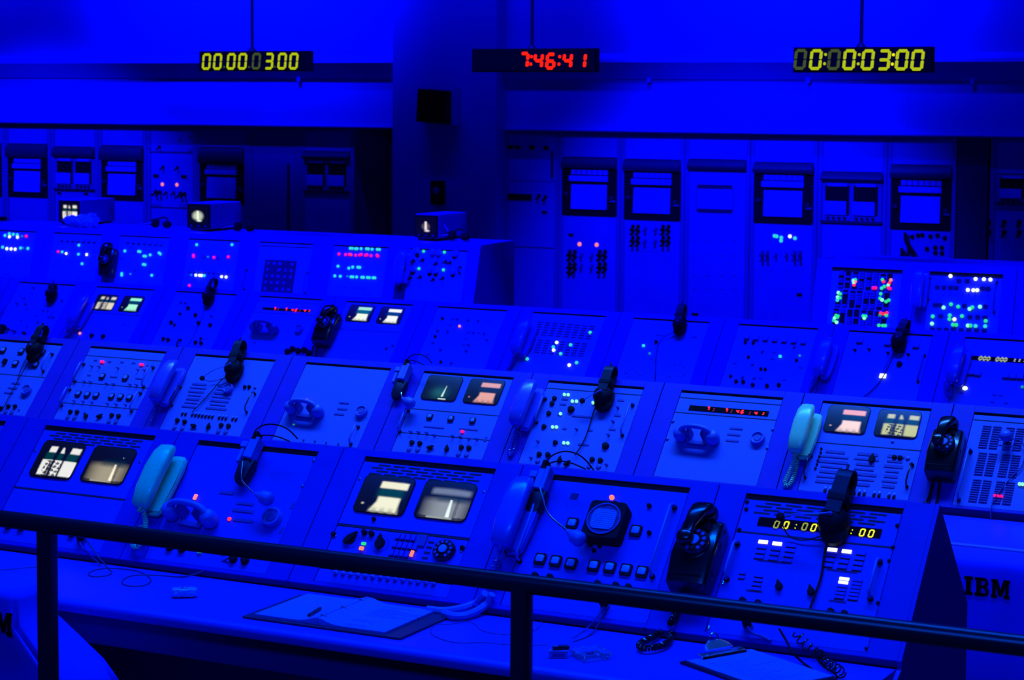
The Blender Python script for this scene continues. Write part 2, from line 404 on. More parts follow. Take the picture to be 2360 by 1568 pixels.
def pic_rects(a=(.9, .88, .6), b=(.9, .9, .65), teal=(.0, .05, .04)):
    def f(s, t):
        c = K
        c = mix(c, teal, .9 * bx_(s, t, .38, .88, .30, .60, .12))
        c = mix(c, a, bx_(s, t, .38, .92, .16, .34, .04))
        c = mix(c, b, bx_(s, t, .42 - max(0, t - .7) * .4, .86, .57, .96, .05))
        if t > .82: c = mix(c, tuple(q * .35 for q in b), .8 * abs(math.sin(s * 19)) * max(0, (t - .82) / .14) * bx_(s, t, .3, .9, .8, 1, .03))
        c = mix(c, b, bx_(s, t, .13, .17, .76, .80, .03) * .8)
        return c
    return f
def pic_thin(glow=(.01, .10, .09), core=(.75, .95, .85)):
    def f(s, t):
        d = ((s - .5) / .22) ** 2 + ((t - .72) / .22) ** 2
        c = mix(K, glow, math.exp(-d))
        wd = .006 + .05 * max(0, t - .45)
        c = mix(c, core, max(0, min(1, (wd - abs(s - .62 + (t - .7) * .08)) / .02 + .5)) * (1 if .42 < t < .86 else 0))
        c = mix(c, core, bx_(s, t, .52, .74, .945, .98, .02))
        return c
    return f
def pic_glow(glow=(.55, .6, .45), core=(.85, 1, .75), cx=.48, rr=.33):
    def f(s, t):
        d = math.hypot(s - cx, (t - .55)) / rr
        c = mix(K, glow, max(0, min(1, (1 - d) * 2)) * (1 if t < .72 else .4))
        c = mix(c, core, max(0, min(1, (.04 + .03 * t - abs(s - cx)) / .03 + .5)) * (1 if .28 < t < .74 else 0))
        c = mix(c, core, max(0, 1 - math.hypot((s - cx - .06) / .17, (t - .80) / .08)) * 1.5)
        return c
    return f
def tube_face(parent, M, sx, sy, fn, nx=52, ny=42, bulge=.004, name='picture_tube', e=9):
    mb = MB()
    for j in range(ny + 1):
        for i in range(nx + 1):
            s, t = i / nx * 2 - 1, j / ny * 2 - 1
            mm = max(abs(s), abs(t), 1e-6); dx, dy = s / mm, t / mm
            k = mm / max(1e-9, (abs(dx) ** e + abs(dy) ** e)) ** (1 / e)
            x, y = dx * k, dy * k
            mb.v.append(Vector((x * sx / 2, -y * sy / 2, bulge * (1 - (x * x + y * y) / 2))))
    for j in range(ny):
        for i in range(nx):
            a = j * (nx + 1) + i; mb.f.append((a, a + nx + 1, a + nx + 2, a + 1))
    me = bpy.data.meshes.new('tube'); me.from_pydata([tuple(v) for v in mb.v], [], mb.f)
    at = me.color_attributes.new('pic', 'FLOAT_COLOR', 'POINT')
    for i, v in enumerate(me.vertices):
        c = fn(v.co.x / sx + .5, .5 - v.co.y / sy); at.data[i].color = (*c, 1)
    me.polygons.foreach_set('use_smooth', [True] * len(me.polygons))
    me.materials.append(MATS['picture'])
    return P(parent, name, me, M)
def crt(parent, fr, quad, fn, n=0.002):
    q = [fr.uw(*p) for p in quad]                    # TL TR BR BL
    u = sum(p[0] for p in q) / 4; w_ = sum(p[1] for p in q) / 4
    sx = (q[1][0] - q[0][0] + q[2][0] - q[3][0]) / 2; sy = (q[0][1] - q[3][1] + q[1][1] - q[2][1]) / 2
    o = P(parent, 'screen_surround', MB().rrect(sx, sy, 0, .0025, .28, n=6).mesh('black_plastic'), fr.at(u, w_, n - .002))
    tube_face(o, fr.at(u, w_, n + .0008), sx * .975, sy * .975, fn)
    return o

# ------------------------------------------------------------------ console bays
BAYW, OPW = .6085, .443
def console(fr, X0, L, label, back, desk_z, end_r=False, top=.02, group=None, body_bottom=None, panel=True, gap=.018, end_l=False):
    Yb, Zb = fr.Y, fr.Z
    root = empty('console', (X0 + OPW / 2, Yb, FLOOR), label, 'console', group)
    c, s = fr.c, fr.s
    x0, x1 = X0 - .0835 + .0012, X0 - .0835 + BAYW - .0012
    # body: solid wedge under the face frame
    def fp(w_, n): return (Yb + w_ * c - n * s, Zb + w_ * s + n * c)
    ap = fp(top, 0); kick = fp(-L - .012, -.006)
    poly = [fp(top - .005, -.012), fp(-L - .010, -.012), (kick[0] + .012, desk_z + .001), (kick[0] + .012, FLOOR + .002), (back[1][0], FLOOR + .002), back[1], back[0]]
    P(root, 'housing', MB().prism(poly, x0, x1).mesh('console_paint'), Matrix())
    # face frame around the opening
    fb = MB()
    m = .0835 - .0012
    fb.box(x0, X0, -L - .012, top, -.0105, 0).box(X0 + OPW, x1, -L - .012, top, -.0105, 0)
    fb.box(X0, X0 + OPW, .0, top, -.0105, 0).box(X0, X0 + OPW, -L - .012, -L, -.0105, 0)
    P(root, 'face_frame', fb.mesh('console_paint', bevel=.0008), fr.M)
    P(root, 'slot_shade', MB().box(X0 + .001, X0 + OPW - .001, -gap - .004, -.0005, -.0115, -.0100).mesh('seam_shade_dark'), fr.M)  # dark plate stands in for the shade inside the gap
    # gap above the panel: its upper lip, coloured dark as if in shade
    P(root, 'panel_lip', MB().box(X0, X0 + OPW, -.0008, .0, -.0105, .0).mesh('seam_shade_dark'), fr.M)
    if kick:
        P(root, 'kick_strip', MB().box(x0, x1, kick[0] + .001, kick[0] + .011, desk_z + .002, kick[1] + .004).mesh('desk_edge'), Matrix())
    if end_r:
        ep = [fp(top + .002, 0), fp(-L - .012, 0), (kick[0], desk_z + .001), (kick[0] - .10, desk_z - .05), (kick[0] - .02, FLOOR + .001), (back[1][0] + .004, FLOOR + .001), (back[1][0] + .004, back[1][1]), (back[0][0] + .002, back[0][1] + .002)]
        P(root, 'end_panel', MB().prism(ep, x1 + .0005, x1 + .012).mesh('console_paint'), Matrix())
    return root
LO = .432
BK1 = ((5.443, 1.141), (5.73, .82)); BK2 = ((8.098, 1.028), (8.36, .72)); BK3 = ((10.585, 1.036), (10.85, .72))
X1 = [-5.141, -4.532, -3.923, -3.314, -2.705, -2.096]
X2 = [-2.188 - .6103 * (8 - k) for k in range(10)]
X3 = [-3.527 - .6098 * (10 - k) for k in range(12)]
X4 = [-7.252 - .6092 * (6 - k) for k in range(7)]; X4R = [-4.273, -3.664, -3.055]
def full_panel(r, fr, X0, w0=-.018, w1=-LO, m='panel_paint', name='panel'):
    if fr is R1 and m == 'panel_paint': m = 'front_panel_paint'
    return plate(r, fr, X0 + .002, X0 + OPW - .002, w1 + .001, w0, -.0098, -.0015, m, name)
def vents(r, fr, X0, w0=-.026, rows=4, cols=7, m=.03):
    pit = (OPW - 2 * m) / (cols + .5)
    me = cm(('vent', round(pit, 3)), lambda: MB().box(-pit * .39, pit * .39, -.0027, .0027, 0, .0008).mesh('seam_shade_dark'))
    for j in range(rows):
        for i in range(cols):
            P(r, 'vent_slot', me, fr.at(X0 + m + pit * (i + .5 + (.42 if j % 2 == 0 else 0)), w0 - j * .0105, -.0015))
def hline(r, fr, X0, w_, x0=.0, x1=OPW, th=.004): strip(r, fr, X0 + (x0 + x1) / 2, w_, x1 - x0 - .006, th, 'seam_shade_dark', 'panel_seam', h=.0008, n=-.0015)
def rows_of(r, fr, fn, pxs, *a, **k):
    for p in pxs: u, w_ = fr.uw(*p); fn(r, fr, u, w_, *a, **k)
def corner_screws(r, fr, X0, ws, n=-.001):
    for w_ in ws:
        for du in (.012, OPW - .012): screw(r, fr, X0 + du, w_, n=n)

# ---- front row
def c1(i, label): return console(R1, X1[i], LO, label, BK1, .777, end_r=(i == 5), top=.022), X1[i]
r, X0 = c1(0, 'front-row console bay cut by the left edge of the frame, blank face'); full_panel(r, R1, X0); vents(r, R1, X0)
rows_of(r, R1, knob, [(20, 1213), (50, 1217)], .012, .02)
# bay with gantry + rocket screens
r, X0 = c1(1, 'front-row console bay with launch-tower and rocket screens, left of the teal phone')
full_panel(r, R1, X0, w1=-.238); full_panel(r, R1, X0, w0=-.243); vents(r, R1, X0); hline(r, R1, X0, -.2405)
crt(r, R1, [(104.6, 1015.6), (201.5, 1022), (163, 1107.5), (65, 1098.6)], pic_gantry())
crt(r, R1, [(219, 1028), (320, 1037), (280.6, 1120), (183.7, 1108.8)], pic_rocket((.42, .37, .24), (1, .92, .7), .70))
corner_screws(r, R1, X0, (-.10, -.36)); rows_of(r, R1, knob, [(167, 1231), (187, 1243)], .012, .02)
# bay with operational handset
r, X0 = c1(2, 'front-row console bay with blank upper face and small pink key beside the teal phone')
full_panel(r, R1, X0); litkey(r, R1, 451, 1147, 'pink', .011, .018)
for (px, py, l) in ((565, 1161, .06), (560, 1178, .075), (560, 1200, .07), (522, 1136, .05)):
    u, w_ = R1.uw(px, py); strip(r, R1, u, w_, l, .009)
u, w_ = R1.uw(529, 1197); knob(r, R1, u, w_, .006, .008, 'lamp_red')
u, w_ = R1.uw(624, 1190, .015); rounddial(r, R1, u, w_, .031)
for p in ((723, 1062), (697, 1121)): u, w_ = R1.uw(*p); screw(r, R1, u, w_)
rows_of(r, R1, strip, [(674, 1165), (648, 1222)], .006, .022)
rows_of(r, R1, knob, [(392, 1262), (420, 1266), (538, 1290), (565, 1294)], .012, .02)
for px, c in ((460, 'dim'), (515, 'dim')): litkey(r, R1, px, 1274, c, .016, .005)
# bay with two bright screens
r, X0 = c1(3, 'front-row console bay with yellow-white and grey rocket screens above a rotary dial')
full_panel(r, R1, X0, w1=-.236); full_panel(r, R1, X0, w0=-.244, w1=-.385); full_panel(r, R1, X0, w0=-.389); vents(r, R1, X0); hline(r, R1, X0, -.240, th=.006)
crt(r, R1, [(844, 1092.6), (960.5, 1105.4), (930, 1191), (812.5, 1180.7)], pic_rects())
crt(r, R1, [(982, 1106.7), (1103, 1117), (1073, 1206), (953, 1193.4)], pic_rocket((.30, .34, .36), (.85, 1, .95), .64, 1.0))
corner_screws(r, R1, X0, (-.08, -.28))
rows_of(r, R1, knob, [(862, 1197)], .006, .012)
for p, a in (((808, 1243), .9), ((876, 1253), 1.75)):
    u, w_ = R1.uw(*p)
    o = P(r, 'selector_plate', cm('selp', lambda: MB().lathe([(.030, 0), (.0295, .0015)], 30).mesh('front_panel_paint')), R1.at(u, w_, -.0015))
    for k in range(26):
        q = 2 * PI * k / 26
        P(o, 'scale_mark', cm('dot', lambda: MB().lathe([(.0013, 0), (.001, .0008)], 6).mesh('seam_shade_dark')), R1.at(u + .026 * math.cos(q), w_ + .026 * math.sin(q), 0))
    pointer(r, R1, u, w_, a, .048)
rows_of(r, R1, knob, [(840.6, 1229), (857, 1232)], .008, .02); rows_of(r, R1, knob, [(769, 1232), (1066, 1264)], .007, .012, 'matte_black')
litkey(r, R1, 839, 1254.6, 'green', .014, .009); litkey(r, R1, 834, 1265.5, 'orange', .014, .011)
bx, by = R1.uw(918, 1238)
for row in range(3):
    for k in range(5 if row else 4):
        u, w_ = bx + .017 * k, by - row * .0275
        if row == 2 and k == 4: litkey(r, R1, 950, 1277.6, 'orange', .010, .019); continue
        o = P(r, 'key', cm('key1', lambda: MB().box(-.0068, .0068, -.008, .010, 0, .007).mesh('front_panel_paint', bevel=.001)), R1.at(u, w_, -.001))
        P(o, 'key_slot_shade', cm('key1s', lambda: MB().box(-.0072, .0072, -.0115, -.0085, 0, .001).mesh('seam_shade_dark')), R1.at(u, w_, -.001))  # dark strip paints the shade below each key
u, w_ = R1.uw(972, 1247); strip(r, R1, u, w_, .03, .036, 'label_dark', 'indicator_window', .004)
for row in range(4):
    u, w_ = R1.uw(994 - row * 5, 1250 + row * 12); strip(r, R1, u, w_, .019, .004, 'seam_shade_dark', 'key_slot_shade')
def rotary_dial(parent, M, r=.030):
    o = P(parent, 'rotary_dial', cm(('rdl', r), lambda: MB().lathe([(r * 1.12, 0), (r * 1.12, r * .25), (r * 1.0, r * .45), (r * .45, r * .5), (r * .42, r * .5)], 28).mesh('black_plastic', smooth=True, sharp=50)), M)
    for k in range(10):
        q = -.9 + 2 * PI * .82 * k / 9
        P(o, 'finger_hole', cm(('fh', r), lambda: MB().lathe([(r * .17, 0), (r * .15, .0015)], 10).mesh('knob_blue')), M @ T(math.cos(q) * r * .78, math.sin(q) * r * .78, r * .46))
    P(o, 'dial_centre', cm(('dc', r), lambda: MB().lathe([(r * .42, 0), (r * .40, .003), (0, .0045)], 18).mesh('scope_glass', smooth=True)), M @ T(0, 0, r * .5))
    return o
u, w_ = R1.uw(1021, 1266, .012); rotary_dial(r, R1.at(u, w_, -.001), .031)
u0, w0 = R1.uw(775, 1320); u1, w1 = R1.uw(1000, 1345)
for k in range(14):
    t_ = k / 13; toggle(r, R1, u0 + (u1 - u0) * t_, w0 + (w1 - w0) * t_, 'grey_part', 1.2)
# scope bay
r, X0 = c1(4, 'front-row console bay with a round oscilloscope, orange lamp and seven square buttons')
full_panel(r, R1, X0, w1=-.352); full_panel(r, R1, X0, w0=-.356)
u, w_ = R1.uw(1398, 1207, .02)
o = P(r, 'scope_hood', cm('sch', lambda: MB().rrect(.112, .118, 0, .045, .25).mesh('matte_black', bevel=.003)), R1.at(u, w_, -.001))
P(o, 'scope_rim', MB().lathe([(.050, 0), (.050, .003), (.046, .003), (.046, 0)], 32).mesh('knob_blue'), R1.at(u, w_, .045))
P(o, 'scope_screen', MB().rrect(.070, .062, 0, .003, .45).mesh('scope_glass'), R1.at(u, w_ - .002, .045))
gm = MB()
for k in range(9): gm.box(-.032, .032, -.026 + k * .0065, -.0255 + k * .0065, 0, .0006).box(-.032 + k * .008, -.0315 + k * .008, -.028, .028, 0, .0006)
P(o, 'graticule', gm.mesh('knob_blue'), R1.at(u, w_ - .002, .048))
lamp(r, R1, 1410, 1147, 'orange', .0075, n=.01)
rows_of(r, R1, knob, [(1397, 1160), (1419, 1161), (1362, 1257), (1382, 1260), (1369, 1270)], .006, .012)
for p in ((1317, 1204), (1463.5, 1221), (1243, 1286), (1278.6, 1291), (1314, 1296.5), (1366.6, 1301.6), (1403.6, 1305.4), (1440.6, 1310.5), (1477.6, 1315.6)):
    u, w_ = R1.uw(*p, .01); sqbtn(r, R1, u, w_, .0275)
rows_of(r, R1, knob, [(1496.7, 1167), (1496.7, 1229.6)], .006, .014)
for k in range(3): u, w_ = R1.uw(1326 - 2 * k, 1139 + 5 * k); strip(r, R1, u, w_, .024, .002, 'seam_shade_dark')
handle_px(r, R1, (1551, 1172), (1508, 1330), h=.034); handle_px(r, R1, (1238, 1168), (1203, 1296), h=.034)
rows_of(r, R1, knob, [(1234, 1328), (1268, 1332), (1420, 1351), (1449, 1355), (1378, 1347)], .009, .018)
for p in ((1485, 1450), ): u, w_ = R1.uw(*p); screw(r, R1, u, w_, 'matte_black')
# clock bay
r, X0 = c1(5, 'right end bay of the front row with yellow count display and white lit keys')
full_panel(r, R1, X0, w1=-.120); full_panel(r, R1, X0, w0=-.123, w1=-.352); full_panel(r, R1, X0, w0=-.355); vents(r, R1, X0, cols=6); hline(r, R1, X0, -.1215)
q = [R1.uw(*p) for p in ((1751.4, 1191.4), (2033, 1220.7), (2028, 1241), (1743.7, 1210.5))]
u = sum(a[0] for a in q) / 4; w_ = sum(a[1] for a in q) / 4; sx = (q[1][0] - q[0][0] + q[2][0] - q[3][0]) / 2; sy = (q[0][1] - q[3][1] + q[1][1] - q[2][1]) / 2
o = P(r, 'count_display', MB().box(-sx / 2, sx / 2, -sy / 2, sy / 2, 0, .002).mesh('ink'), R1.at(u, w_, -.0012))
dl = [('0', 1790, 1209.5, 'digit_dim'), ('0', 1812, 1211, 'digit_bright'), (':', 1834, 1214.5, 'digit_bright'), ('0', 1854.7, 1214.6, 'digit_dim'), ('0', 1875.5, 1217, 'digit_bright'), (':', 1898, 1220, 'digit_yellow'),
      ('0', 1919, 1221.5, 'digit_bright'), ('3', 1939, 1223, 'digit_bright'), (':', 1963, 1226.5, 'digit_bright'), ('0', 1987.5, 1228.2, 'digit_bright'), ('0', 2008, 1230.5, 'digit_bright')]
digits(o, R1, dl, .024, .0012, .15, .1)
def keyarr(r, fr, a, b, c, d, cols, rws, lit, kw=.022, kh=.0085, m='front_panel_paint'):
    # a = first key, b = last key of the first row, c = last key of the first column (pixels)
    A, B, Cc = fr.uw(*a), fr.uw(*b), fr.uw(*c)
    for j in range(rws):
        for i in range(cols):
            ti = i / max(1, cols - 1); tj = j / max(1, rws - 1)
            u = A[0] + (B[0] - A[0]) * ti + (Cc[0] - A[0]) * tj; w_ = A[1] + (B[1] - A[1]) * ti + (Cc[1] - A[1]) * tj
            if (i, j) in lit:
                P(r, 'lit_key', cm(('lk2', kw, kh), lambda: MB().box(-kw / 2, kw / 2, -kh / 2, kh / 2, 0, .004).mesh('lamp_white', bevel=.0012)), fr.at(u, w_, -.001)); continue
            o = P(r, 'key', cm(('k2', kw, kh, m), lambda: MB().box(-kw / 2, kw / 2, -kh / 2, kh / 2, 0, .003).mesh(m, bevel=.0008)), fr.at(u, w_, -.001))
            P(o, 'key_slot_shade', cm(('k2s', kw, kh), lambda: MB().box(-kw / 2, kw / 2, -kh / 2 - .0028, -kh / 2 - .0004, 0, .001).mesh('seam_shade_dark')), fr.at(u, w_, -.001))  # shade below the key, laid on as a dark strip
keyarr(r, R1, (1759, 1250), (1824, 1258), (1749, 1284), 0, 3, 4, {(0, 0), (1, 0)}, .0265, .0105)
keyarr(r, R1, (1918.5, 1268), (1984.8, 1276), (1908, 1303), 0, 3, 4, {(0, 0), (1, 0)}, .0265, .0105)
keyarr(r, R1, (1946, 1335), (1977, 1338), (1934, 1377), 0, 2, 6, {(0, 0), (0, 1)}, .0265, .0082)
keyarr(r, R1, (1748.8, 1328), (1748.8, 1328), (1742, 1358), 0, 1, 4, set(), .0245, .0085)
keyarr(r, R1, (1711, 1321), (1711, 1321), (1709, 1331), 0, 1, 2, set(), .018, .0085)
for a, b in (((1780, 1294),) * 2, ((1940, 1316),) * 2, ((1738, 1362),) * 2, ((1930, 1386),) * 2):
    u, w_ = R1.uw(*a); strip(r, R1, u, w_, .085 if a[0] in (1780, 1940) else .045, .002, 'seam_shade_dark')
for p in ((1793.5, 1348), (1867.4, 1360)):
    u, w_ = R1.uw(*p, .01); pointer(r, R1, u, w_, 1.9, .03)
handle_px(r, R1, (1693, 1256), (1682, 1336), h=.03); handle_px(r, R1, (2024, 1296), (2011, 1382), h=.03)
rows_of(r, R1, knob, [(1712, 1386), (1747.5, 1391.6), (1915, 1411), (1946.5, 1416)], .009, .016)
rows_of(r, R1, knob, [(1722, 1157), (1720, 1174), (1704, 1221), (2058, 1262), (2068, 1212)], .005, .006)
for p in ((1666, 1344), (2049, 1293), (2023, 1390), (1633, 1447)): u, w_ = R1.uw(*p); screw(r, R1, u, w_, 'silver' if p[0] < 1700 else 'matte_black', r=.005)
u, w_ = R1.uw(1996, 1495); screw(r, R1, u, w_, 'matte_black')

# ---- second row
def c2(i, label): return console(R2, X2[i], .425, label, BK2, .657, top=.03, gap=.014), X2[i]
def p2(r, X0, splits=()):
    w0 = -.012
    for s in list(splits) + [-.425]:
        full_panel(r, R2, X0, w0=w0, w1=s); w0 = s - .003
    for s in splits: hline(r, R2, X0, s - .001, th=.003)
def knobs8(r, fr, dark, blue, ptr, rr=.0105):
    rows_of(r, fr, knob, dark, rr, .016); rows_of(r, fr, knob, blue, rr, .007, 'knob_blue')
    for x, y, a in ptr: u, w_ = fr.uw(x, y); pointer(r, fr, u, w_, a, .032)
def bars(r, fr, lst, h=.008, m='label_dark'):
    for x, y, l in lst: u, w_ = fr.uw(x, y); strip(r, fr, u, w_, l, h, m)
r, X0 = c2(0, 'second-row console bay at the left edge with six outlined square windows'); p2(r, X0, (-.2,))
for p in ((7.6, 808), (49.7, 810.6), (97.6, 813.8), (36, 838.7), (82.3, 841.9)): u, w_ = R2.uw(*p); sqbtn(r, R2, u, w_, .026)
rows_of(r, R2, strip, [(12, 835)], .02, .025, 'matte_black', 'black_button', .012)
u, w_ = R2.uw(63, 901); rounddial(r, R2, u, w_, .027)
bars(r, R2, [(36, 884, .05), (29, 895, .055), (20, 906, .055)])
knobs8(r, R2, [(19.8, 937.5), (35, 938), (3, 942)], [(12.8, 949.6), (26.8, 951)], []); rows_of(r, R2, knob, [(44, 945)], .004, .008, 'knob_blue')
handle_px(r, R2, (116, 818), (105, 856), h=.028)
r, X0 = c2(1, 'second-row console bay with two magenta lamps above eight square buttons'); p2(r, X0, (-.055, -.21, -.33))
for p in ((233.5, 834), (238, 834.6), (324, 840.4), (328.5, 841)): lamp(r, R2, *p, 'magenta', .0065)
bars(r, R2, [(220, 831, .02), (252, 834, .02), (281, 835, .02), (308, 837, .02), (342, 843, .02), (205, 865, .02), (262, 869, .04), (322, 873, .05)], .006)
for p in ((236, 868.5), (289.5, 871.8), (180.6, 908.6), (201.6, 910.8), (222, 912.3), (257.4, 914.7), (278, 916), (298.8, 917.7)): u, w_ = R2.uw(*p); sqbtn(r, R2, u, w_, .024)
rows_of(r, R2, toggle, [(213, 845), (230, 846), (273, 849), (319, 853), (334, 854), (196, 880), (210, 881), (247, 885), (263, 886), (301, 887), (316, 888), (172, 925), (193, 926), (213, 928), (249, 931), (269, 933), (291, 934)], 'label_dark', .8)
knobs8(r, R2, [(162.6, 950), (178, 951), (258, 958), (273.6, 960)], [(156, 962), (172, 963), (251, 972), (266.7, 973)], [(198.5, 959.5, 2.4), (230, 961, .6)])
handle_px(r, R2, (350, 848), (335, 893), h=.03); handle_px(r, R2, (192, 840), (174, 880), h=.03); handle_px(r, R2, (162, 898), (142, 936), h=.03); handle_px(r, R2, (322, 908), (306, 948), h=.03)
r, X0 = c2(2, 'second-row console bay with a row of fifteen push keys and dense label rows'); p2(r, X0)
for k in range(7):
    for (dx, l) in ((0, .10), (62, .12)):
        u, w_ = R2.uw(480 + dx - k * 4 - 20, 886 + dx * .075 + k * 8.6); strip(r, R2, u, w_, l * (.7 + .3 * rnd.random()), .006 if k % 2 else .010)
u, w_ = R2.uw(527.6, 897.7); rounddial(r, R2, u, w_, .025)
rows_of(r, R2, knob, [(564.5, 892.7), (574.6, 892.7)], .008, .014); rows_of(r, R2, knob, [(588, 894)], .006, .008, 'knob_blue')
handle_px(r, R2, (416, 893), (398, 936), h=.03, m='black_metal', r=.003); handle_px(r, R2, (588, 908), (569, 952), h=.03, m='black_metal', r=.003)
def keyrow(r, fr, a, b, n, gaps=()):
    A, B = fr.uw(*a), fr.uw(*b)
    for k in range(n):
        if k in gaps: continue
        t_ = k / (n - 1); u, w_ = A[0] + (B[0] - A[0]) * t_, A[1] + (B[1] - A[1]) * t_
        o = P(r, 'push_key', cm('pk', lambda: MB().lathe([(.0062, 0), (.0062, .004), (.005, .006)], 10).mesh('matte_black')), fr.at(u, w_ - .006, -.001))
        P(o, 'key_cap', cm('pkc', lambda: MB().lathe([(.0058, 0), (.0052, .007), (0, .008)], 10).mesh('key_cap')), fr.at(u, w_ + .006, -.001))
keyrow(r, R2, (421, 953), (545, 966), 17, (2, 10, 14))
knobs8(r, R2, [(409, 970), (426, 973), (510, 981), (527, 983)], [(402, 986), (420, 988), (503, 995), (520, 996)], [(447, 983, 0), (481, 985, 1.5)])
r, X0 = c2(3, 'second-row console bay with a blank upper face, one pink lamp and a round speaker'); p2(r, X0)
lamp(r, R2, 707, 923, 'orange', .0065); bars(r, R2, [(793, 929, .05), (789, 943, .05), (782, 955, .05)])
u, w_ = R2.uw(832.5, 948, .01); rounddial(r, R2, u, w_, .028); u, w_ = R2.uw(677, 979); strip(r, R2, u, w_, .012, .007, 'lamp_dim', 'indicator_window')
handle_px(r, R2, (826, 985), (809, 1025), h=.024); rows_of(r, R2, knob, [(700, 1014), (726, 1017), (752, 1020), (780, 1023)], .004, .008, 'knob_blue')
r, X0 = c2(4, 'second-row console bay with a rocket screen and a pink-tinted screen'); p2(r, X0, (-.20, -.325))
crt(r, R2, [(988.6, 865), (1068.9, 869.8), (1049, 928), (969, 919)], pic_thin()); crt(r, R2, [(1086, 872.6), (1166, 878), (1147, 935.5), (1065, 928)], pic_rects((.75, .35, .28), (.8, .38, .3), (.004, .012, .02)))
for p in ((990.8, 961.5), (1039.6, 966.5), (1089.5, 971)): u, w_ = R2.uw(*p); sqbtn(r, R2, u, w_, .022)
lamp(r, R2, 1065.6, 995, 'magenta', .0065, .009)
rows_of(r, R2, toggle, [(948, 996), (966, 997), (985, 999), (1002, 1004), (1045, 1006), (1063, 1008), (1081, 1012), (1100, 1013)], 'label_dark', .9)
knobs8(r, R2, [(949.6, 1021), (968, 1023), (1063.5, 1032), (1081, 1033.5)], [(943, 1036), (962.6, 1037), (1056.5, 1047), (1075, 1049)], [(992, 1033, .4), (1030, 1036, 1.6)])
rows_of(r, R2, strip, [(1119, 1012)], .012, .022); handle_px(r, R2, (938, 948), (926, 995), h=.028)
bars(r, R2, [(1000, 985, .1), (1080, 990, .09)], .005)
r, X0 = c2(5, 'second-row console bay with stacked mint-green lamps, black headset hung on top'); p2(r, X0, (-.04,))
for p in ((1300.7, 909.5), (1309.5, 910), (1319, 925), (1328.5, 925.3), (1291.8, 954), (1273.6, 984.3), (1282.6, 984.6), (1299.5, 1021), (1308.7, 1021.6), (1366.8, 928.4)): lamp(r, R2, *p, 'mint', .0068)
lamp(r, R2, 1341, 926.5, 'green', .005)
rows_of(r, R2, knob, [(1278, 919), (1272.5, 931), (1265, 953.5), (1254, 984), (1280, 1020.7)], .010, .014); rows_of(r, R2, knob, [(1316.5, 944.8), (1396, 1029)], .014, .022)
knobs8(r, R2, [(1243, 1048), (1263, 1049), (1365, 1060), (1384, 1062)], [(1239, 1063), (1358, 1075), (1380, 1076)], [(1307, 1070, .8), (1290, 1062, 1.5)])
bars(r, R2, [(1302, 920, .03), (1297, 932, .03), (1340, 960, .09), (1290, 956, .02), (1301, 988, .02), (1345, 1025, .05), (1431, 923, .03), (1423, 958, .03), (1411, 990, .03), (1361, 992, .02)])
rows_of(r, R2, toggle, [(1425, 940), (1414, 972), (1403, 1003), (1330, 990), (1399, 1072), (1241, 1018), (1225, 1056)], 'label_dark', .9)
handle_px(r, R2, (1456, 935), (1437, 1004), h=.03); handle_px(r, R2, (1256, 920), (1238, 975), h=.03)
r, X0 = c2(6, 'second-row console bay with a red clock strip and a wide blank lower face'); p2(r, X0, (-.036, -.11))
def strip_display(r, fr, quad, lst, h, m='ink'):
    q = [fr.uw(*p) for p in quad]; u = sum(a[0] for a in q) / 4; w_ = sum(a[1] for a in q) / 4
    sx = (q[1][0] - q[0][0] + q[2][0] - q[3][0]) / 2; sy = (q[0][1] - q[3][1] + q[1][1] - q[2][1]) / 2
    o = P(r, 'clock_display', MB().box(-sx / 2, sx / 2, -sy / 2, sy / 2, 0, .002).mesh(m), fr.at(u, w_, -.0012)); digits(o, fr, lst, h, .0012, .34, .12); return o
strip_display(r, R2, ((1590.6, 933.7), (1772.7, 949), (1769.5, 959.7), (1586, 945.6)), [('7', 1632, 942, 'digit_red'), (':', 1645, 945, 'digit_redfaint'), ('7', 1673.6, 946.2, 'digit_red'), (':', 1686, 948.5, 'digit_redfaint'), ('4', 1700, 949, 'digit_red'), ('6', 1711, 950, 'digit_red'), (':', 1728, 953, 'digit_redfaint'), ('4', 1742, 953, 'digit_red'), ('1', 1757, 954, 'digit_red')], .021)
bars(r, R2, [(1697, 988, .055), (1691, 1002, .055), (1688, 1016, .055)]); u, w_ = R2.uw(1745.6, 1009, .012); rounddial(r, R2, u, w_, .029)
rows_of(r, R2, knob, [(1551, 971), (1538, 1012), (1781, 990), (1768, 1033)], .006, .006, 'knob_blue')
r, X0 = c2(7, 'second-row console bay with pink-white and yellow screens beside the black rotary phone'); p2(r, X0, (-.197,))
crt(r, R2, [(1912, 933.7), (2007.4, 940), (1994.4, 1003), (1895.8, 995.5)], pic_rects((.9, .4, .32), (1, .72, .65), (.0, .02, .02)))
crt(r, R2, [(2027, 943.5), (2126, 951), (2112.6, 1012.9), (2012.9, 1005)], pic_gantry((.55, .58, .22), .05))
rows_of(r, R2, knob, [(1893, 1034.6), (1891.6, 1044), (1888.5, 1053), (1885, 1062), (1883, 1071), (1879.5, 1080)], .0045, .008)
rows_of(r, R2, knob, [(2061.6, 1054.7), (2074.7, 1056)], .009, .014); rows_of(r, R2, knob, [(2092, 1057)], .008, .006, 'knob_blue')
u, w_ = R2.uw(2010, 1059.5); pointer(r, R2, u, w_, 1.5, .04); rows_of(r, R2, knob, [(2057, 1018)], .006, .006, 'knob_blue')
for k in range(7):
    for dx, l in ((0, .12), (75, .12), (140, .08)):
        u, w_ = R2.uw(1925 + dx - k * 3, 1042 + dx * .075 + k * 11.5); strip(r, R2, u, w_, l * (.6 + .4 * rnd.random()), .008 if k % 2 else .012)
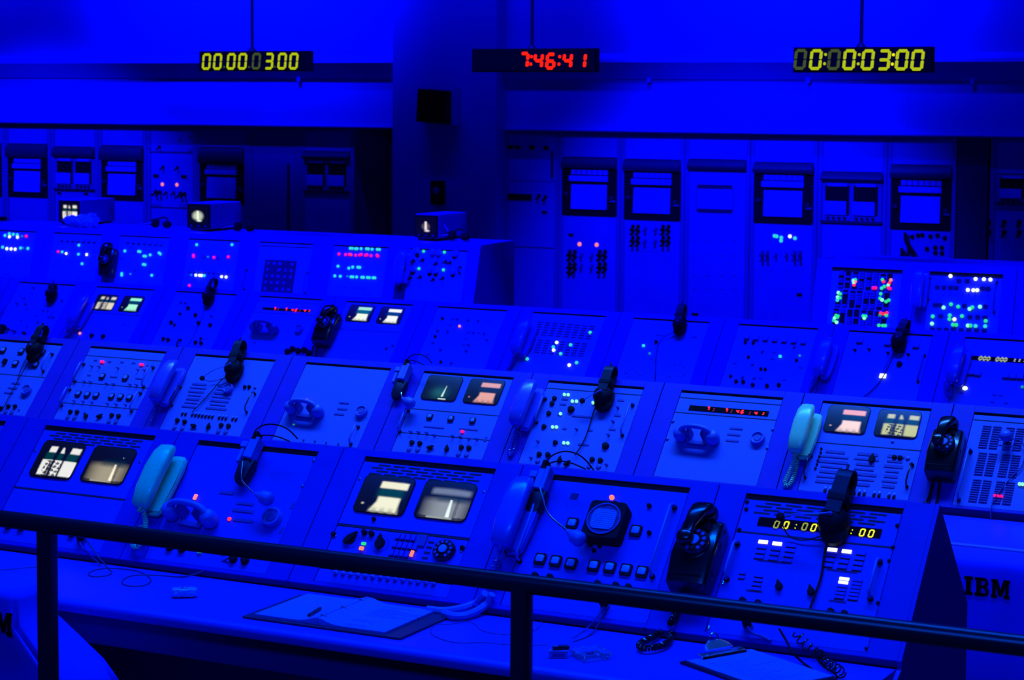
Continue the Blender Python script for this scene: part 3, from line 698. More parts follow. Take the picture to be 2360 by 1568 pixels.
handle_px(r, R2, (2103, 1072), (2091, 1124), h=.03, m='black_metal', r=.0035); handle_px(r, R2, (1868, 1052), (1858, 1102), h=.03, m='black_metal', r=.003)
keyrow(r, R2, (1902, 1129), (2060.6, 1144), 15, (2, 9, 12))
r, X0 = c2(8, 'second-row console bay of louvred panels behind the right-hand chair'); p2(r, X0, (-.035,))
def louvres(r, fr, tl, tr, bl, n=10):
    A, B, Cc = fr.uw(*tl), fr.uw(*tr), fr.uw(*bl); wd = (B[0] - A[0])
    for k in range(n):
        t_ = k / (n - 1); strip(r, fr, A[0] + wd / 2, A[1] + (Cc[1] - A[1]) * t_, wd, .0042, 'label_dark', 'louvre', .004, n=-.001)
for base, cols in (((2266, 982), 4), ((2256, 1044), 4), ((2243, 1106), 4)):
    for k in range(cols):
        x0 = base[0] + k * 23.5 + (7 if k >= 2 else 0) + (7 if k >= 4 else 0); y0 = base[1] + (x0 - base[0]) * .08
        louvres(r, R2, (x0, y0), (x0 + 19, y0 + 1.5), (x0 - 11, y0 + 48), 10)
for p in ((2293, 1143), (2300, 1143.6), (2308, 1144.2)): lamp(r, R2, *p, 'magenta', .006)
for p in ((2350, 1116), (2357, 1116.6)): lamp(r, R2, *p, 'mint', .0065)
handle_px(r, R2, (2236, 1040), (2211, 1154), h=.03)
r, X0 = c2(9, 'second-row console bay beyond the right edge of the frame'); p2(r, X0)

# ---- third row
def c3(i, label): return console(R3, X3[i], .425, label, BK3, .657, top=.03, gap=.012), X3[i]
def scatter(r, fr, X0, n, seed, wr=(-.05, -.40), kinds=('t', 'k', 'b')):
    q = random.Random(seed); used = []
    for _ in range(n * 6):
        if len(used) >= n: break
        u = X0 + .03 + q.random() * (OPW - .06); w_ = wr[0] + (wr[1] - wr[0]) * q.random()
        u = round(u / .033) * .033; w_ = round(w_ / .042) * .042
        if any(abs(u - a) < .025 and abs(w_ - b) < .03 for a, b in used) or u > X0 + OPW - .02 or u < X0 + .02: continue
        used.append((u, w_)); k = q.choice(kinds)
        if k == 't': toggle(r, fr, u, w_, 'label_dark', 1.1)
        elif k == 'k': knob(r, fr, u, w_, .008, .014, q.choice(['matte_black', 'knob_blue', 'knob_blue']))
        else: strip(r, fr, u, w_, .024, .008, 'label_dark')
def btnrow(r, fr, a, b, n, s=.024):
    A, B = fr.uw(*a), fr.uw(*b)
    for k in range(n):
        t_ = k / max(1, n - 1); sqkey(r, fr, A[0] + (B[0] - A[0]) * t_, A[1] + (B[1] - A[1]) * t_, s)
def sqkey(r, fr, u, w_, s=.024):
    o = P(r, 'push_button', cm(('sk', s), lambda: MB().rrect(s, s, 0, .012, .3).mesh('panel_paint', bevel=.001)), fr.at(u, w_, -.001))
    P(o, 'button_shade', cm(('sks', s), lambda: MB().box(-s / 2, s / 2, -s / 2 - .004, -s / 2, 0, .001).mesh('seam_shade_dark')), fr.at(u, w_, -.001))  # painted shade along the button's lower edge
labels3 = ['third-row console bay half cut by the left edge of the frame', 'third-row console bay of switches below the small dark headset, far left',
  'third-row console bay with two small cream and green screens', 'third-row console bay with scattered switches below a hanging round headset',
  'third-row console bay with a red clock strip left of the black phone', 'third-row console bay with green-white and white screens, right of the black phone',
  'third-row console bay with one pink lamp on a speckled panel', 'third-row console bay with teal and white lamps over faint louvres',
  'third-row console bay with a sparkling panel under a headset', 'third-row console bay with a row of six buttons and two small lamps',
  'third-row console bay with one big white lit key', 'third-row console bay with a yellow digit strip at the right edge']
C3 = []
for i in range(12):
    r, X0 = c3(i, labels3[i]); full_panel(r, R3, X0, w0=-.010, w1=-.425); C3.append((r, X0))
r, X0 = C3[0]; scatter(r, R3, X0, 16, 1)
r, X0 = C3[1]; scatter(r, R3, X0, 22, 2); rows_of(r, R3, strip, [(5, 763)], .05, .06, 'matte_black', 'black_block', .03)
for p in ((20, 760), (34, 764), (58, 769)): u, w_ = R3.uw(*p); toggle(r, R3, u, w_, 'matte_black', 1.4)
for a, b in (((12, 708), (0, 728)), ((124, 717), (111, 738)), ((98, 745), (92, 757)), ((178, 740), (176, 745))):
    A, B = R3.pt(*a, .02), R3.pt(*b, .02); P(r, 'bright_rail', MB().tube([A, B], .0022, 6).mesh('silver'), Matrix())
r, X0 = C3[2]; hline(r, R3, X0, -.2)
crt(r, R3, [(227.7, 677), (274, 681.6), (258, 717), (211, 714)], pic_gantry((.75, .7, .5), .08)); crt(r, R3, [(288, 681.6), (336, 684), (318.7, 720.7), (271, 717)], pic_rects((.3, .95, .55), (.4, 1, .65), (.0, .05, .06)))
lamp(r, R3, 184, 768.5, 'pink', .009); rows_of(r, R3, knob, [(212, 774), (238, 776)], .013, .02); rows_of(r, R3, strip, [(288, 748)], .02, .008)
for a, b in (((299, 747), (296, 753)), ((368, 743), (366, 747))): P(r, 'bright_rail', MB().tube([R3.pt(*a, .01), R3.pt(*b, .01)], .0018, 6).mesh('silver'), Matrix())
r, X0 = C3[3]; scatter(r, R3, X0, 8, 4, kinds=('b', 'k')); rows_of(r, R3, knob, [(434, 711), (451, 727), (458, 745), (395, 744), (485, 750), (377, 782), (388, 784), (451, 790), (464, 792)], .011, .02)
handle_px(r, R3, (424, 785), (402, 800), m='matte_black', h=.02)
r, X0 = C3[4]; hline(r, R3, X0, -.035, th=.003); hline(r, R3, X0, -.12, th=.003)
strip_display(r, R3, ((606, 708.5), (716, 715), (714.5, 720), (604.5, 713.5)), [('7', 633, 712, 'digit_red'), (':', 641, 713.5, 'digit_redfaint'), ('7', 659, 713.5, 'digit_red'), ('4', 674, 715, 'digit_red'), ('6', 682.5, 715.4, 'digit_red'), (':', 691, 717, 'digit_redfaint'), ('4', 702.5, 716.5, 'digit_red'), ('1', 711.5, 717, 'digit_red')], .025)
rows_of(r, R3, strip, [(594, 738), (608, 739), (617, 739)], .018, .012, 'seam_shade_dark'); u, w_ = R3.uw(690, 760); rounddial(r, R3, u, w_, .027)
rows_of(r, R3, knob, [(663, 812), (675, 806), (688, 810), (702, 808), (712, 815)], .017, .03); rows_of(r, R3, strip, [(586, 790)], .03, .006)
r, X0 = C3[5]; hline(r, R3, X0, -.2, th=.003)
crt(r, R3, [(810, 702), (867, 704.4), (851, 743.4), (793.5, 739)], pic_rects((.35, .8, .45), (.9, 1, .75), (.0, .14, .09))); crt(r, R3, [(881.5, 706.6), (937, 709), (918, 749), (864.5, 744)], pic_rects((.9, .95, .8), (.95, 1, .85), (.0, .05, .07)))
rows_of(r, R3, knob, [(906, 796), (891, 802)], .009, .014, 'knob_blue')
r, X0 = C3[6]; scatter(r, R3, X0, 24, 7, kinds=('b', 'k', 't')); lamp(r, R3, 1059, 752, 'pink', .008)
r, X0 = C3[7]
for k in range(8):
    for j in range(2): x0 = 1240 + k * 17 - j * 17; y0 = 742 + k * 1.4 + j * 40; louvres(r, R3, (x0, y0), (x0 + 12, y0 + 1), (x0 - 9, y0 + 28), 6)
for p, c in (((1283, 789.5), 'white'), ((1275.8, 807), 'white'), ((1311.7, 841.6), 'white'), ((1314.9, 795), 'teal'), ((1275, 800), 'teal'), ((1292, 815.4), 'teal'), ((1215, 827.5), 'teal'), ((1328.7, 836), 'teal'), ((1360, 766.5), 'teal')): lamp(r, R3, *p, c, .0095)
r, X0 = C3[8]; lamp(r, R3, 1483, 796.8, 'teal', .0085); lamp(r, R3, 1497, 815, 'dim', .006)
u, w_ = R3.uw(1512.5, 789); knob(r, R3, u, w_, .009, .02); bars(r, R3, [(1520, 773, .05), (1558, 775, .04), (1600, 777, .03), (1443, 860, .02)], .007)
q = random.Random(5)
for k in range(46):
    u, w_ = R3.uw(1440 + q.random() * 130 + (10 if k % 3 else 0), 815 + q.random() * 55)
    P(r, 'sparkle_glint', cm(('wg', k % 4), lambda: MB().box(-.006 - .002 * (k % 4), .006, -.0008, .0008, 0, .0025).mesh('silver')), R3.at(u, w_, -.001, Rz(q.random() - .5)))  # silver slivers put in for the panel's sparkles
r, X0 = C3[9]; btnrow(r, R3, (1722, 777), (1852, 788), 7, .03); scatter(r, R3, X0, 14, 10, (-.13, -.36), ('b', 'k'))
lamp(r, R3, 1798, 821.6, 'teal', .0085); lamp(r, R3, 1843, 820, 'dim', .006); rows_of(r, R3, knob, [(1697, 880), (1713, 881), (1735, 888), (1768, 890), (1795, 888)], .010, .018); rows_of(r, R3, knob, [(1718, 790), (1736, 791), (1754, 851), (1764, 852)], .008, .016)
r, X0 = C3[10]; btnrow(r, R3, (1982, 785), (2112, 796), 3, .034); rows_of(r, R3, toggle, [(1971, 808), (2004, 806), (2047, 814), (2082, 812), (2094, 818)], 'matte_black', 1.2)
litkey(r, R3, 2034.8, 867.5, 'white', .034, .024); u, w_ = R3.uw(2073, 840); knob(r, R3, u, w_, .014, .02); handle_px(r, R3, (2130, 820), (2117, 880), h=.02, m='label_dark')
r, X0 = C3[11]; strip_display(r, R3, ((2241, 820), (2385, 829), (2383, 838.5), (2238, 829)), [('0', 2260, 826, 'digit_dim'), ('0', 2269, 826.7, 'digit_dim'), ('0', 2278, 827.3, 'digit_dim'), ('0', 2299, 828.5, 'digit_dim'), ('0', 2309, 829, 'digit_dim'), ('0', 2317, 829.7, 'digit_dim'), ('1', 2336, 830.6, 'digit_pale'), ('1', 2347, 831, 'digit_pale'), ('0', 2365, 832, 'digit_dim')], .03)
lamp(r, R3, 2224, 895, 'white', .011, .013); lamp(r, R3, 2356, 892, 'dim', .008); btnrow(r, R3, (2238, 858), (2254, 860), 2, .034); btnrow(r, R3, (2318, 866), (2352, 868), 3, .034); scatter(r, R3, X0, 8, 12, (-.2, -.4), ('b',))

# ---- fourth row, steeper faces
BK4 = ((12.48, 1.222), (12.94, 1.23)); L4 = .40
def c4(X0, label, end_r=False):
    r = console(R4, X0, L4, label, BK4, .70, end_r=end_r, top=.035, gap=.012); full_panel(r, R4, X0, w0=-.010, w1=-L4); return r
LT, LW, LM, LG, LD = 'teal', 'white', 'magenta', 'green', 'dim'
def l4(r, x0, y0, s, lst, rad=.0105):
    for zx, zy, c in lst: lamp(r, R4, x0 + zx / s, y0 + zy / s, c, rad if c != LD else rad * .6)
r = c4(X4[0], 'rear-row console bay at the left edge with white, teal and magenta lamps'); scatter(r, R4, X4[0], 14, 21, (-.2, -.38), ('b',))
l4(r, 0, 480, 4.612, [(52, 290, LT), (98, 272, LT), (100, 303, LW), (140, 278, LT), (182, 283, LT), (185, 308, LW), (235, 297, LD), (278, 298, LM), (27, 415, LT), (72, 430, LW), (117, 433, LW), (160, 436, LW), (218, 424, LT), (243, 424, LD), (295, 428, LT)], .012)
r = c4(X4[1], 'rear-row console bay left of the small black rotary phone'); btnrow(r, R4, (143, 550), (218, 554), 7, .03); scatter(r, R4, X4[1], 12, 22, (-.1, -.38), ('b',))
l4(r, 0, 480, 4.612, [(837, 393, LT), (617, 462, LM), (660, 465, LT), (702, 482, LW), (833, 490, LT), (920, 493, LW), (871, 591, LT)])
r = c4(X4[2], 'rear-row console bay with ten teal lamps, right of the small black rotary phone'); btnrow(r, R4, (295, 555), (372, 560), 7, .03); scatter(r, R4, X4[2], 14, 23, (-.1, -.38), ('b', 't'))
l4(r, 0, 480, 4.612, [(1326, 455, LT), (1472, 460, LT), (1488, 463, LT), (1529, 509, LT), (1546, 511, LT), (1595, 497, LT), (1690, 476, LT), (1702, 488, LT), (1522, 598, LT), (1540, 601, LT), (1293, 695, LT), (1293, 712, LT), (1385, 700, LD), (1612, 714, LT)])
r = c4(X4[3], 'rear-row console bay with magenta lamps and a line of six white lamps')
l4(r, 400, 480, 4.612, [(245, 388, LT), (620, 388, LT), (210, 500, LM), (212, 514, LM), (365, 517, LD), (428, 523, LM), (580, 517, LM), (187, 710, LD), (236, 712, LW), (275, 714, LW), (296, 716, LW), (325, 716, LT), (510, 728, LW), (557, 732, LW), (167, 822, LM)])
btnrow(r, R4, (439, 622), (525, 627), 9, .026); rows_of(r, R4, knob, [(470, 591), (502, 594)], .014, .012, 'knob_blue'); scatter(r, R4, X4[3], 6, 24, (-.28, -.38), ('b',))
r = c4(X4[4], 'rear-row console bay with a dark square plaque of faint markings')
q4 = [R4.uw(*p) for p in ((608, 599), (688, 603), (677.5, 676), (598, 672))]; u = sum(a[0] for a in q4) / 4; w_ = sum(a[1] for a in q4) / 4
o = P(r, 'dark_plaque', MB().box(-.13, .13, -.115, .115, 0, .006).mesh('dark_hood'), R4.at(u, w_, -.001))
q = random.Random(9)
for j in range(5):
    for k in range(5):
        if q.random() < .75: P(o, 'plaque_mark', cm(('pm', k % 3), lambda: MB().box(-.008 - .004 * (k % 3), .010, -.010, .010, 0, .001).mesh('label_dark')), R4.at(u - .1 + k * .05, w_ + .09 - j * .045, .005))
handle_px(r, R4, (568, 622), (564, 668), m='label_dark', h=.03); handle_px(r, R4, (708, 630), (704, 675), m='label_dark', h=.03); hline(r, R4, X4[4], -.03, th=.008)
r = c4(X4[5], 'rear-row console bay with rows of teal and magenta lamps'); scatter(r, R4, X4[5], 12, 26, (-.15, -.38), ('b',))
l4(r, 400, 480, 4.612, [(1877, 426, LT), (1898, 427, LT), (1933, 430, LT), (1950, 430, LT), (1993, 430, LT), (2050, 431, LT), (2070, 433, LT), (2110, 436, LT), (2165, 438, LT), (2187, 439, LT), (1757, 487, LM), (1828, 493, LM), (1868, 491, LM), (1885, 495, 'red'), (1935, 500, LM), (1978, 497, LM), (1995, 492, LM), (2040, 501, LM), (2056, 496, LM), (2098, 505, LM), (2162, 500, LM), (2170, 510, LM),
  (1747, 617, LT), (1862, 638, LT), (1903, 626, LT), (1958, 628, LT), (1978, 630, LT), (1713, 720, LT), (1771, 724, LT), (1847, 724, LD), (1885, 730, LT), (1905, 731, LT), (1945, 732, LT), (2000, 735, LT), (2018, 736, LT), (2060, 737, LT), (2080, 739, LT), (2120, 740, LT), (2138, 741, LT)])
r = c4(X4[6], 'end bay of the rear-left console row with big knobs and four green lamps', True)
l4(r, 900, 540, 8.71, [(662, 342, LG), (1080, 360, LG), (568, 690, LG), (1060, 716, LG)])
rows_of(r, R4, knob, [(960, 578), (997, 582), (1011, 583), (1050, 585), (954, 620), (991, 623), (1005, 624), (1044, 626)], .022, .03, 'grey_part')
rows_of(r, R4, knob, [(962, 589), (1047, 592), (951, 629), (990, 632), (1004, 633), (1044, 634)], .014, .008, 'matte_black')
for p in ((954, 601), (975, 599), (1006, 607), (1028, 603), (947, 640), (969, 638), (999, 644), (1021, 641), (1038, 605)): u, w_ = R4.uw(*p); toggle(r, R4, u, w_, 'matte_black', 1.8)
handle_px(r, R4, (941, 610), (939, 630), m='matte_black', h=.03); handle_px(r, R4, (1062, 616), (1060, 630), m='matte_black', h=.03); P(r, 'dark_pad', MB().box(-.035, .035, -.06, .06, 0, .03).mesh('dark_hood', bevel=.004), R4.at(X4[6] - .028, -.31, 0))
# right block
r = console(R4, X4R[0], .44, 'rear-right console bay of dark lamp columns lit green and red', BK4, .70, top=.045, gap=.03); full_panel(r, R4, X4R[0], w0=-.026, w1=-.44)
P(r, 'end_panel', MB().prism([(12.46, 1.228), (12.33, .76), (12.33, FLOOR + .002), (12.94, FLOOR + .002), (12.94, 1.228)], X4R[0] - .0965, X4R[0] - .0835).mesh('console_paint'), Matrix())
for gx in range(4):
    for gy in range(3):
        for c in range(2):
            u0, w0 = R4.uw(1880 + (545 + gx * 293 + c * 140 - gy * 60) / 9.225, 600 + (405 + gx * 22 + gy * 400) / 9.225)
            o = P(r, 'lamp_column', cm('lcol', lambda: MB().box(-.0165, .0165, -.052, .052, 0, .004).mesh('matte_black')), R4.at(u0, w0, -.001))
            for k in range(7): P(o, 'lamp_cell', cm('lcell', lambda: MB().box(-.014, .014, -.0058, .0058, 0, .004).mesh('label_dark' )), R4.at(u0, w0 - .045 + k * .015, .002)) if rnd.random() < .55 else None
LO_, LR, LN = 'orange', 'red', 'mint'
for zx, zy, c in ((840, 415, LG), (800, 430, LN), (840, 455, LO_), (810, 480, LN), (815, 525, LR), (1225, 588, LM), (1270, 588, LM), (1418, 415, LG), (1440, 455, LR), (1595, 420, LO_), (1565, 485, LR), (1540, 530, LN), (1455, 560, LG), (1400, 595, LT), (1545, 580, LR), (1575, 605, LM),
                  (480, 690, LN), (520, 715, LG), (465, 785, LN), (510, 800, LG), (460, 850, LT), (1382, 715, LG), (1365, 810, LG), (1410, 845, LN), (1495, 880, LG), (1550, 850, LG),
                  (430, 1175, LG), (470, 1190, LG), (400, 1230, LN), (450, 1215, LG), (385, 1280, LG), (440, 1320, LN), (1010, 1185, LG), (1060, 1190, LG), (1030, 1230, LN), (1380, 1125, LR), (1440, 1140, LR), (1510, 1120, LR), (1365, 1165, LD), (1500, 1175, LG), (1340, 1385, LG), (1420, 1390, LG), (1475, 1390, LG)):
    lamp(r, R4, 1880 + zx / 9.225, 600 + zy / 9.225, c, .0108, n=.006)
r = console(R4, X4R[1], .44, 'rear-right console bay with white lamps above and green lamps below', BK4, .70, top=.045, gap=.03); full_panel(r, R4, X4R[1], w0=-.026, w1=-.44)
for zx, zy, c in ((1693, 222, LW), (1920, 248, LW), (1996, 251, LW), (2055, 254, LW), (1850, 348, LW), (1900, 350, LW), (1935, 350, LW), (1697, 478, LG), (1762, 499, LG), (1630, 507, LN), (1890, 506, LG), (1866, 520, LN), (1960, 500, LN), (1532, 588, LG), (1686, 578, LG), (1683, 612, LG), (1797, 585, LG), (1728, 614, LW), (1525, 653, LN), (2012, 629, LG), (1715, 663, LG), (1745, 665, LG), (1850, 671, LN), (1875, 671, LG), (1920, 675, LT), (2007, 677, LT)):
    lamp(r, R4, 1760 + zx / 3.933, 580 + zy / 3.933, c, .0115, n=.006)
for y, xs in ((328, (1575, 1635, 1695, 1745, 1985, 2035)), (490, (1555, 1600, 1820, 2012)), (590, (1605, 1870, 1940, 2005)), (712, (1530, 1590, 1655, 1720, 1790, 1860, 1930, 2000)), (265, (1770, 1845))):
    for zx in xs: u, w_ = R4.uw(1760 + zx / 3.933, 580 + (y + (zx - 1800) * .03) / 3.933); strip(r, R4, u, w_, .028, .020, 'dark_hood', 'dark_key', .006)
for zx in range(1580, 2060, 56):
    u, w_ = R4.uw(1760 + zx / 3.933, 580 + (390 + (zx - 1800) * .03) / 3.933); strip(r, R4, u, w_, .006, .02, 'label_dark', 'slider')
handle_px(r, R4, (2145, 642), (2138, 690), m='label_dark', h=.03); handle_px(r, R4, (2298, 650), (2290, 720), m='label_dark', h=.03)
r = console(R4, X4R[2], .44, 'rear-right console bay cut off by the right edge of the frame', BK4, .70, top=.045, gap=.03); full_panel(r, R4, X4R[2], w0=-.026, w1=-.44)

# ------------------------------------------------------------------ worktops
def worktop(x0, x1, yb, yf, z, label):
    t = empty('worktop', ((x0 + x1) / 2, (yb + yf) / 2, z), label, 'desk')
    poly = [(yb, z), (yf + .03, z), (yf + .014, z - .003), (yf + .004, z - .010), (yf, z - .022), (yf + .004, z - .034), (yf + .02, z - .040), (yb, z - .040)]
    P(t, 'top_board', MB().prism(poly, x0, x1).mesh('desk_laminate', smooth=True, sharp=50), Matrix())
    P(t, 'apron', MB().box(x0, x1, yf + .05, yf + .07, z - .13, z - .041).mesh('desk_edge', bevel=.002), Matrix())
    n = 0; x = x1 - .3
    while x > x0:
        P(t, 'desk_support', MB().box(x - .03, x + .03, yf + .10, yb - .02, FLOOR + .001, z - .041).mesh('console_paint', bevel=.002), Matrix()); x -= 2.4
    return t
worktop(-6.2, -1.574, 5.129, 4.705, .775, 'front long blue worktop below the first console row, carrying binder and clipboard')
worktop(-8.0, -.95, 7.768, 7.29, .655, 'worktop of the second console row, seen behind the right-hand chair')
worktop(-10.5, -2.3, 10.27, 9.80, .655, 'worktop of the third console row, hidden by the row before it')
worktop(-11.3, -6.732, 12.31, 11.88, .70, 'worktop of the rear-left console row')
worktop(-4.36, -2.4, 12.31, 11.88, .70, 'worktop of the rear-right console block')

# ------------------------------------------------------------------ phones and headsets
def loft(mb, secs, M=None, n=16, e=.45):
    # secs: (y, xc, hx, zc, hz): rounded-rectangle sections stacked along y
    vs = []; fs = []
    for (y, xc, hx, zc, hz) in secs:
        for k in range(n):
            a = 2 * PI * (k + .5) / n; c, s_ = math.cos(a), math.sin(a)
            vs.append((xc + hx * math.copysign(abs(c) ** e, c), y, zc + hz * math.copysign(abs(s_) ** e, s_)))
    for j in range(len(secs) - 1):
        for k in range(n): k2 = (k + 1) % n; fs.append((j * n + k, j * n + k2, (j + 1) * n + k2, (j + 1) * n + k))
    fs.append(tuple(range(n))[::-1]); fs.append(tuple((len(secs) - 1) * n + k for k in range(n)))
    return mb.add(vs, fs, M)
def coil(pts, R, r, pitch=.006, seg=5, step=8):
    # coiled cord along a polyline
    pts = [Vector(p) for p in pts]; segs = [(pts[i + 1] - pts[i]).length for i in range(len(pts) - 1)]; L = sum(segs); N = max(8, int(L / pitch * step)); out = []
    for k in range(N + 1):
        d = L * k / N; i = 0
        while i < len(segs) - 1 and d > segs[i]: d -= segs[i]; i += 1
        p = pts[i].lerp(pts[i + 1], min(1, d / segs[i])); t = (pts[min(i + 1, len(pts) - 1)] - pts[i]).normalized()
        a = t.cross(Vector((.3, .2, 1))).normalized(); b_ = t.cross(a); q = 2 * PI * k / step
        out.append(p + (a * math.cos(q) + b_ * math.sin(q)) * R)
    return MB().tube(out, r, seg)
def smooth_path(pts, it=2):
    pts = [Vector(p) for p in pts]
    for _ in range(it):
        q = [pts[0]]
        for a, b_ in zip(pts, pts[1:]): q += [a.lerp(b_, .25), a.lerp(b_, .75)]
        pts = q + [pts[-1]]
    return pts
def trim_phone(fr, px, py, m, label, cord, R=.007, group=None, tilt=0, coilr=.0016):
    u, w_ = fr.uw(px, py, .055)
    t = empty('wall_handset_phone', fr.at(u, w_, 0).translation, label, 'phone', group, rot=fr.M.to_3x3().to_4x4() @ Rz(tilt))
    B = W[t.name]
    P(t, 'cradle', loft(MB(), [(-.110, .016, .016, .014, .006), (-.098, .016, .027, .015, .009), (-.03, .016, .035, .017, .013), (.06, .016, .036, .017, .014), (.094, .016, .030, .016, .011), (.104, .016, .018, .014, .006)]).mesh(m, smooth=True, sharp=60), B)
    P(t, 'cradle_lip', loft(MB(), [(-.100, .016, .025, .0265, .0008), (.0, .016, .0365, .0325, .001), (.088, .016, .031, .029, .0008)]).mesh(m, smooth=True), B)
    h = P(t, 'handset', loft(MB(), [(-.112, -.004, .022, .062, .010), (-.104, -.004, .030, .066, .017), (-.05, -.004, .034, .074, .020), (.02, -.003, .035, .078, .021), (.075, -.002, .033, .074, .020), (.104, -.001, .026, .068, .015), (.112, 0, .018, .064, .008)], e=.55, n=20).mesh(m, smooth=True, sharp=70), B)
    P(h, 'cord_socket', MB().lathe([(.006, 0), (.006, .014)], 8, T(-.004, -.112, .06) @ Matrix.Rotation(PI / 2, 4, 'X')).mesh(m), B)
    P(t, 'wall_bracket', MB().box(-.018, .034, -.10, .10, .0, .008).mesh('matte_black'), B)
    pts = smooth_path([B @ Vector((-.004, -.112, .058))] + [fr.pt(x, y, n) for x, y, n in cord])
    P(t, 'coiled_cord', coil(pts, R * .8, coilr * 1.5, .0085).mesh(m, smooth=True), Matrix())
    return t
trim_phone(R1, 362, 1102, 'teal_phone', 'teal handset phone mounted between the first two front-row bays, coiled cord below', [(335, 1190, .03), (336, 1215, .03), (330, 1240, .03), (318, 1262, .025), (303, 1258, .02), (312, 1236, .012), (326, 1214, .008)], .0085)
trim_phone(R1, 1187, 1183, 'grey_phone', 'grey-blue handset phone left of the round oscilloscope in the front row', [(1147, 1280, .03), (1140, 1305, .025), (1128, 1330, .02), (1132, 1345, .02), (1145, 1320, .012), (1150, 1290, .008)], .0075)
trim_phone(R2, 1851, 991, 'teal_phone', 'teal handset phone right of the red clock strip in the second row', [(1830, 1060, .03), (1822, 1085, .02), (1808, 1110, .014), (1808, 1122, .012), (1822, 1118, .01), (1834, 1085, .008), (1838, 1058, .01)], .0085)
trim_phone(R2, 1210, 930, 'grey_phone', 'grey-blue handset phone left of the mint-green lamps in the second row', [(1189, 985, .02), (1183, 1015, .012), (1172, 1045, .01), (1176, 1052, .01), (1187, 1035, .008), (1191, 990, .01)], .007)
trim_phone(R2, 382, 880, 'grey_phone', 'grey-blue handset phone beside the magenta-lamp bay in the second row', [(358, 920, .02), (357, 945, .012), (350, 970, .01), (347, 975, .008), (354, 968, .006), (362, 930, .006)], .007)
for px, py, cd, lb in ((183, 716, [(158, 745, .02), (152, 765, .01), (150, 775, .01), (163, 770, .006), (168, 740, .006)], 'grey-blue handset phone left of the small cream and green screens'),
                       (1204, 775, [(1186, 800, .02), (1180, 840, .01), (1165, 854, .01), (1190, 830, .006), (1193, 800, .006)], 'grey-blue handset phone left of the faint louvres in the third row'),
                       (1900, 822, [(1880, 850, .02), (1872, 880, .01), (1864, 905, .01), (1884, 872, .006), (1888, 850, .006)], 'grey-blue handset phone left of the big white lit key'),
                       (2206, 838, [(2176, 875, .02), (2180, 905, .01), (2195, 918, .01), (2190, 890, .006), (2186, 870, .006)], 'grey-blue handset phone left of the yellow digit strip in the third row')):
    trim_phone(R3, px, py, 'grey_phone', lb, cd, .007)
trim_phone(R4, 925, 615, 'grey_phone', 'grey-blue handset phone left of the green-lamp end bay in the rear row', [(922, 655, .02), (920, 675, .01)], .007)
trim_phone(R4, 2117, 665, 'grey_phone', 'pale grey-blue handset phone between the two rear-right bays', [(2112, 700, .02), (2108, 720, .01)], .007)

def rotary_phone(fr, px, py, label, cords, sc=1., open_grip=False):
    u, w_ = fr.uw(px, py, .04)
    t = empty('rotary_phone', fr.at(u, w_, 0).translation, label, 'phone', rot=fr.M.to_3x3().to_4x4() @ Matrix.Scale(sc, 4))
    B = W[t.name]; t.matrix_world = B
    P(t, 'body', loft(MB(), [(-.112, 0, .050, .025, .022), (-.10, 0, .058, .034, .032), (-.02, 0, .062, .042, .040), (.08, 0, .060, .036, .035), (.098, 0, .054, .028, .026)], e=.3).mesh('black_plastic', smooth=True, sharp=45), B)
    rotary_dial(t, B @ T(.004, .012, .080), .036)
    h = P(t, 'handset', loft(MB(), [(.020, -.014, .014, .108, .008), (.045, -.012, .017, .112, .013), (.085, -.006, .024, .104, .018), (.112, 0, .031, .088, .026), (.128, 0, .028, .074, .026), (.136, 0, .020, .070, .018)], e=.6, n=18).mesh('black_plastic', smooth=True), B)
    P(h, 'ear_cap', MB().sell(.034, .030, .028, .7, .8, T(0, .112, .064)).mesh('black_plastic', smooth=True), B)
    P(h, 'mouth_cap', MB().sell(.024, .022, .018, .7, .8, T(-.018, .012, .106)).mesh('black_plastic', smooth=True), B)
    P(t, 'cradle_hook', MB().box(-.03, .03, .055, .075, .066, .085).box(-.045, .045, .060, .070, .060, .072).mesh('black_plastic', bevel=.003), B)
    P(t, 'front_ridge', MB().box(-.045, .045, -.085, -.082, .078, .083).mesh('black_plastic'), B)
    for c in cords:
        P(t, 'phone_cord', (coil(smooth_path([fr.pt(*q) for q in c[1]]), .0068, .0032, .0095) if c[0] else MB().tube(smooth_path([fr.pt(*q) for q in c[1]]), .0055, 8)).mesh('black_plastic', smooth=True), Matrix())
    return t
rotary_phone(R1, 1607, 1278, 'large glossy black rotary phone between the oscilloscope bay and the count display bay', [(True, [(1562, 1372, .03), (1553, 1425, .03), (1535, 1450, 'd'), (1500, 1472, 'd'), (1472, 1484, 'd'), (1476, 1496, 'd'), (1510, 1494, 'd'), (1542, 1482, 'd'), (1550, 1450, 'd'), (1556, 1410, .03), (1564, 1372, .02)])])
rotary_phone(R2, 2178, 1043, 'glossy black rotary phone in the second row, right of the yellow screen', [(False, [(2150, 1105, .02), (2146, 1130, .01), (2138, 1155, .01), (2128, 1160, .008)]), (False, [(2166, 1105, .02), (2163, 1135, .008), (2158, 1162, .008)])])
rotary_phone(R3, 753, 757, 'black rotary phone in the third row, between red clock strip and green screen', [(False, [(722, 798, .03), (718, 820, .02)]), (False, [(732, 800, .03), (726, 822, .02)])])
rotary_phone(R4, 249, 604, 'small black rotary phone on the rear row, far left', [(False, [(236, 640, .02), (234, 660, .01)]), (False, [(247, 645, .02), (243, 665, .01)])])

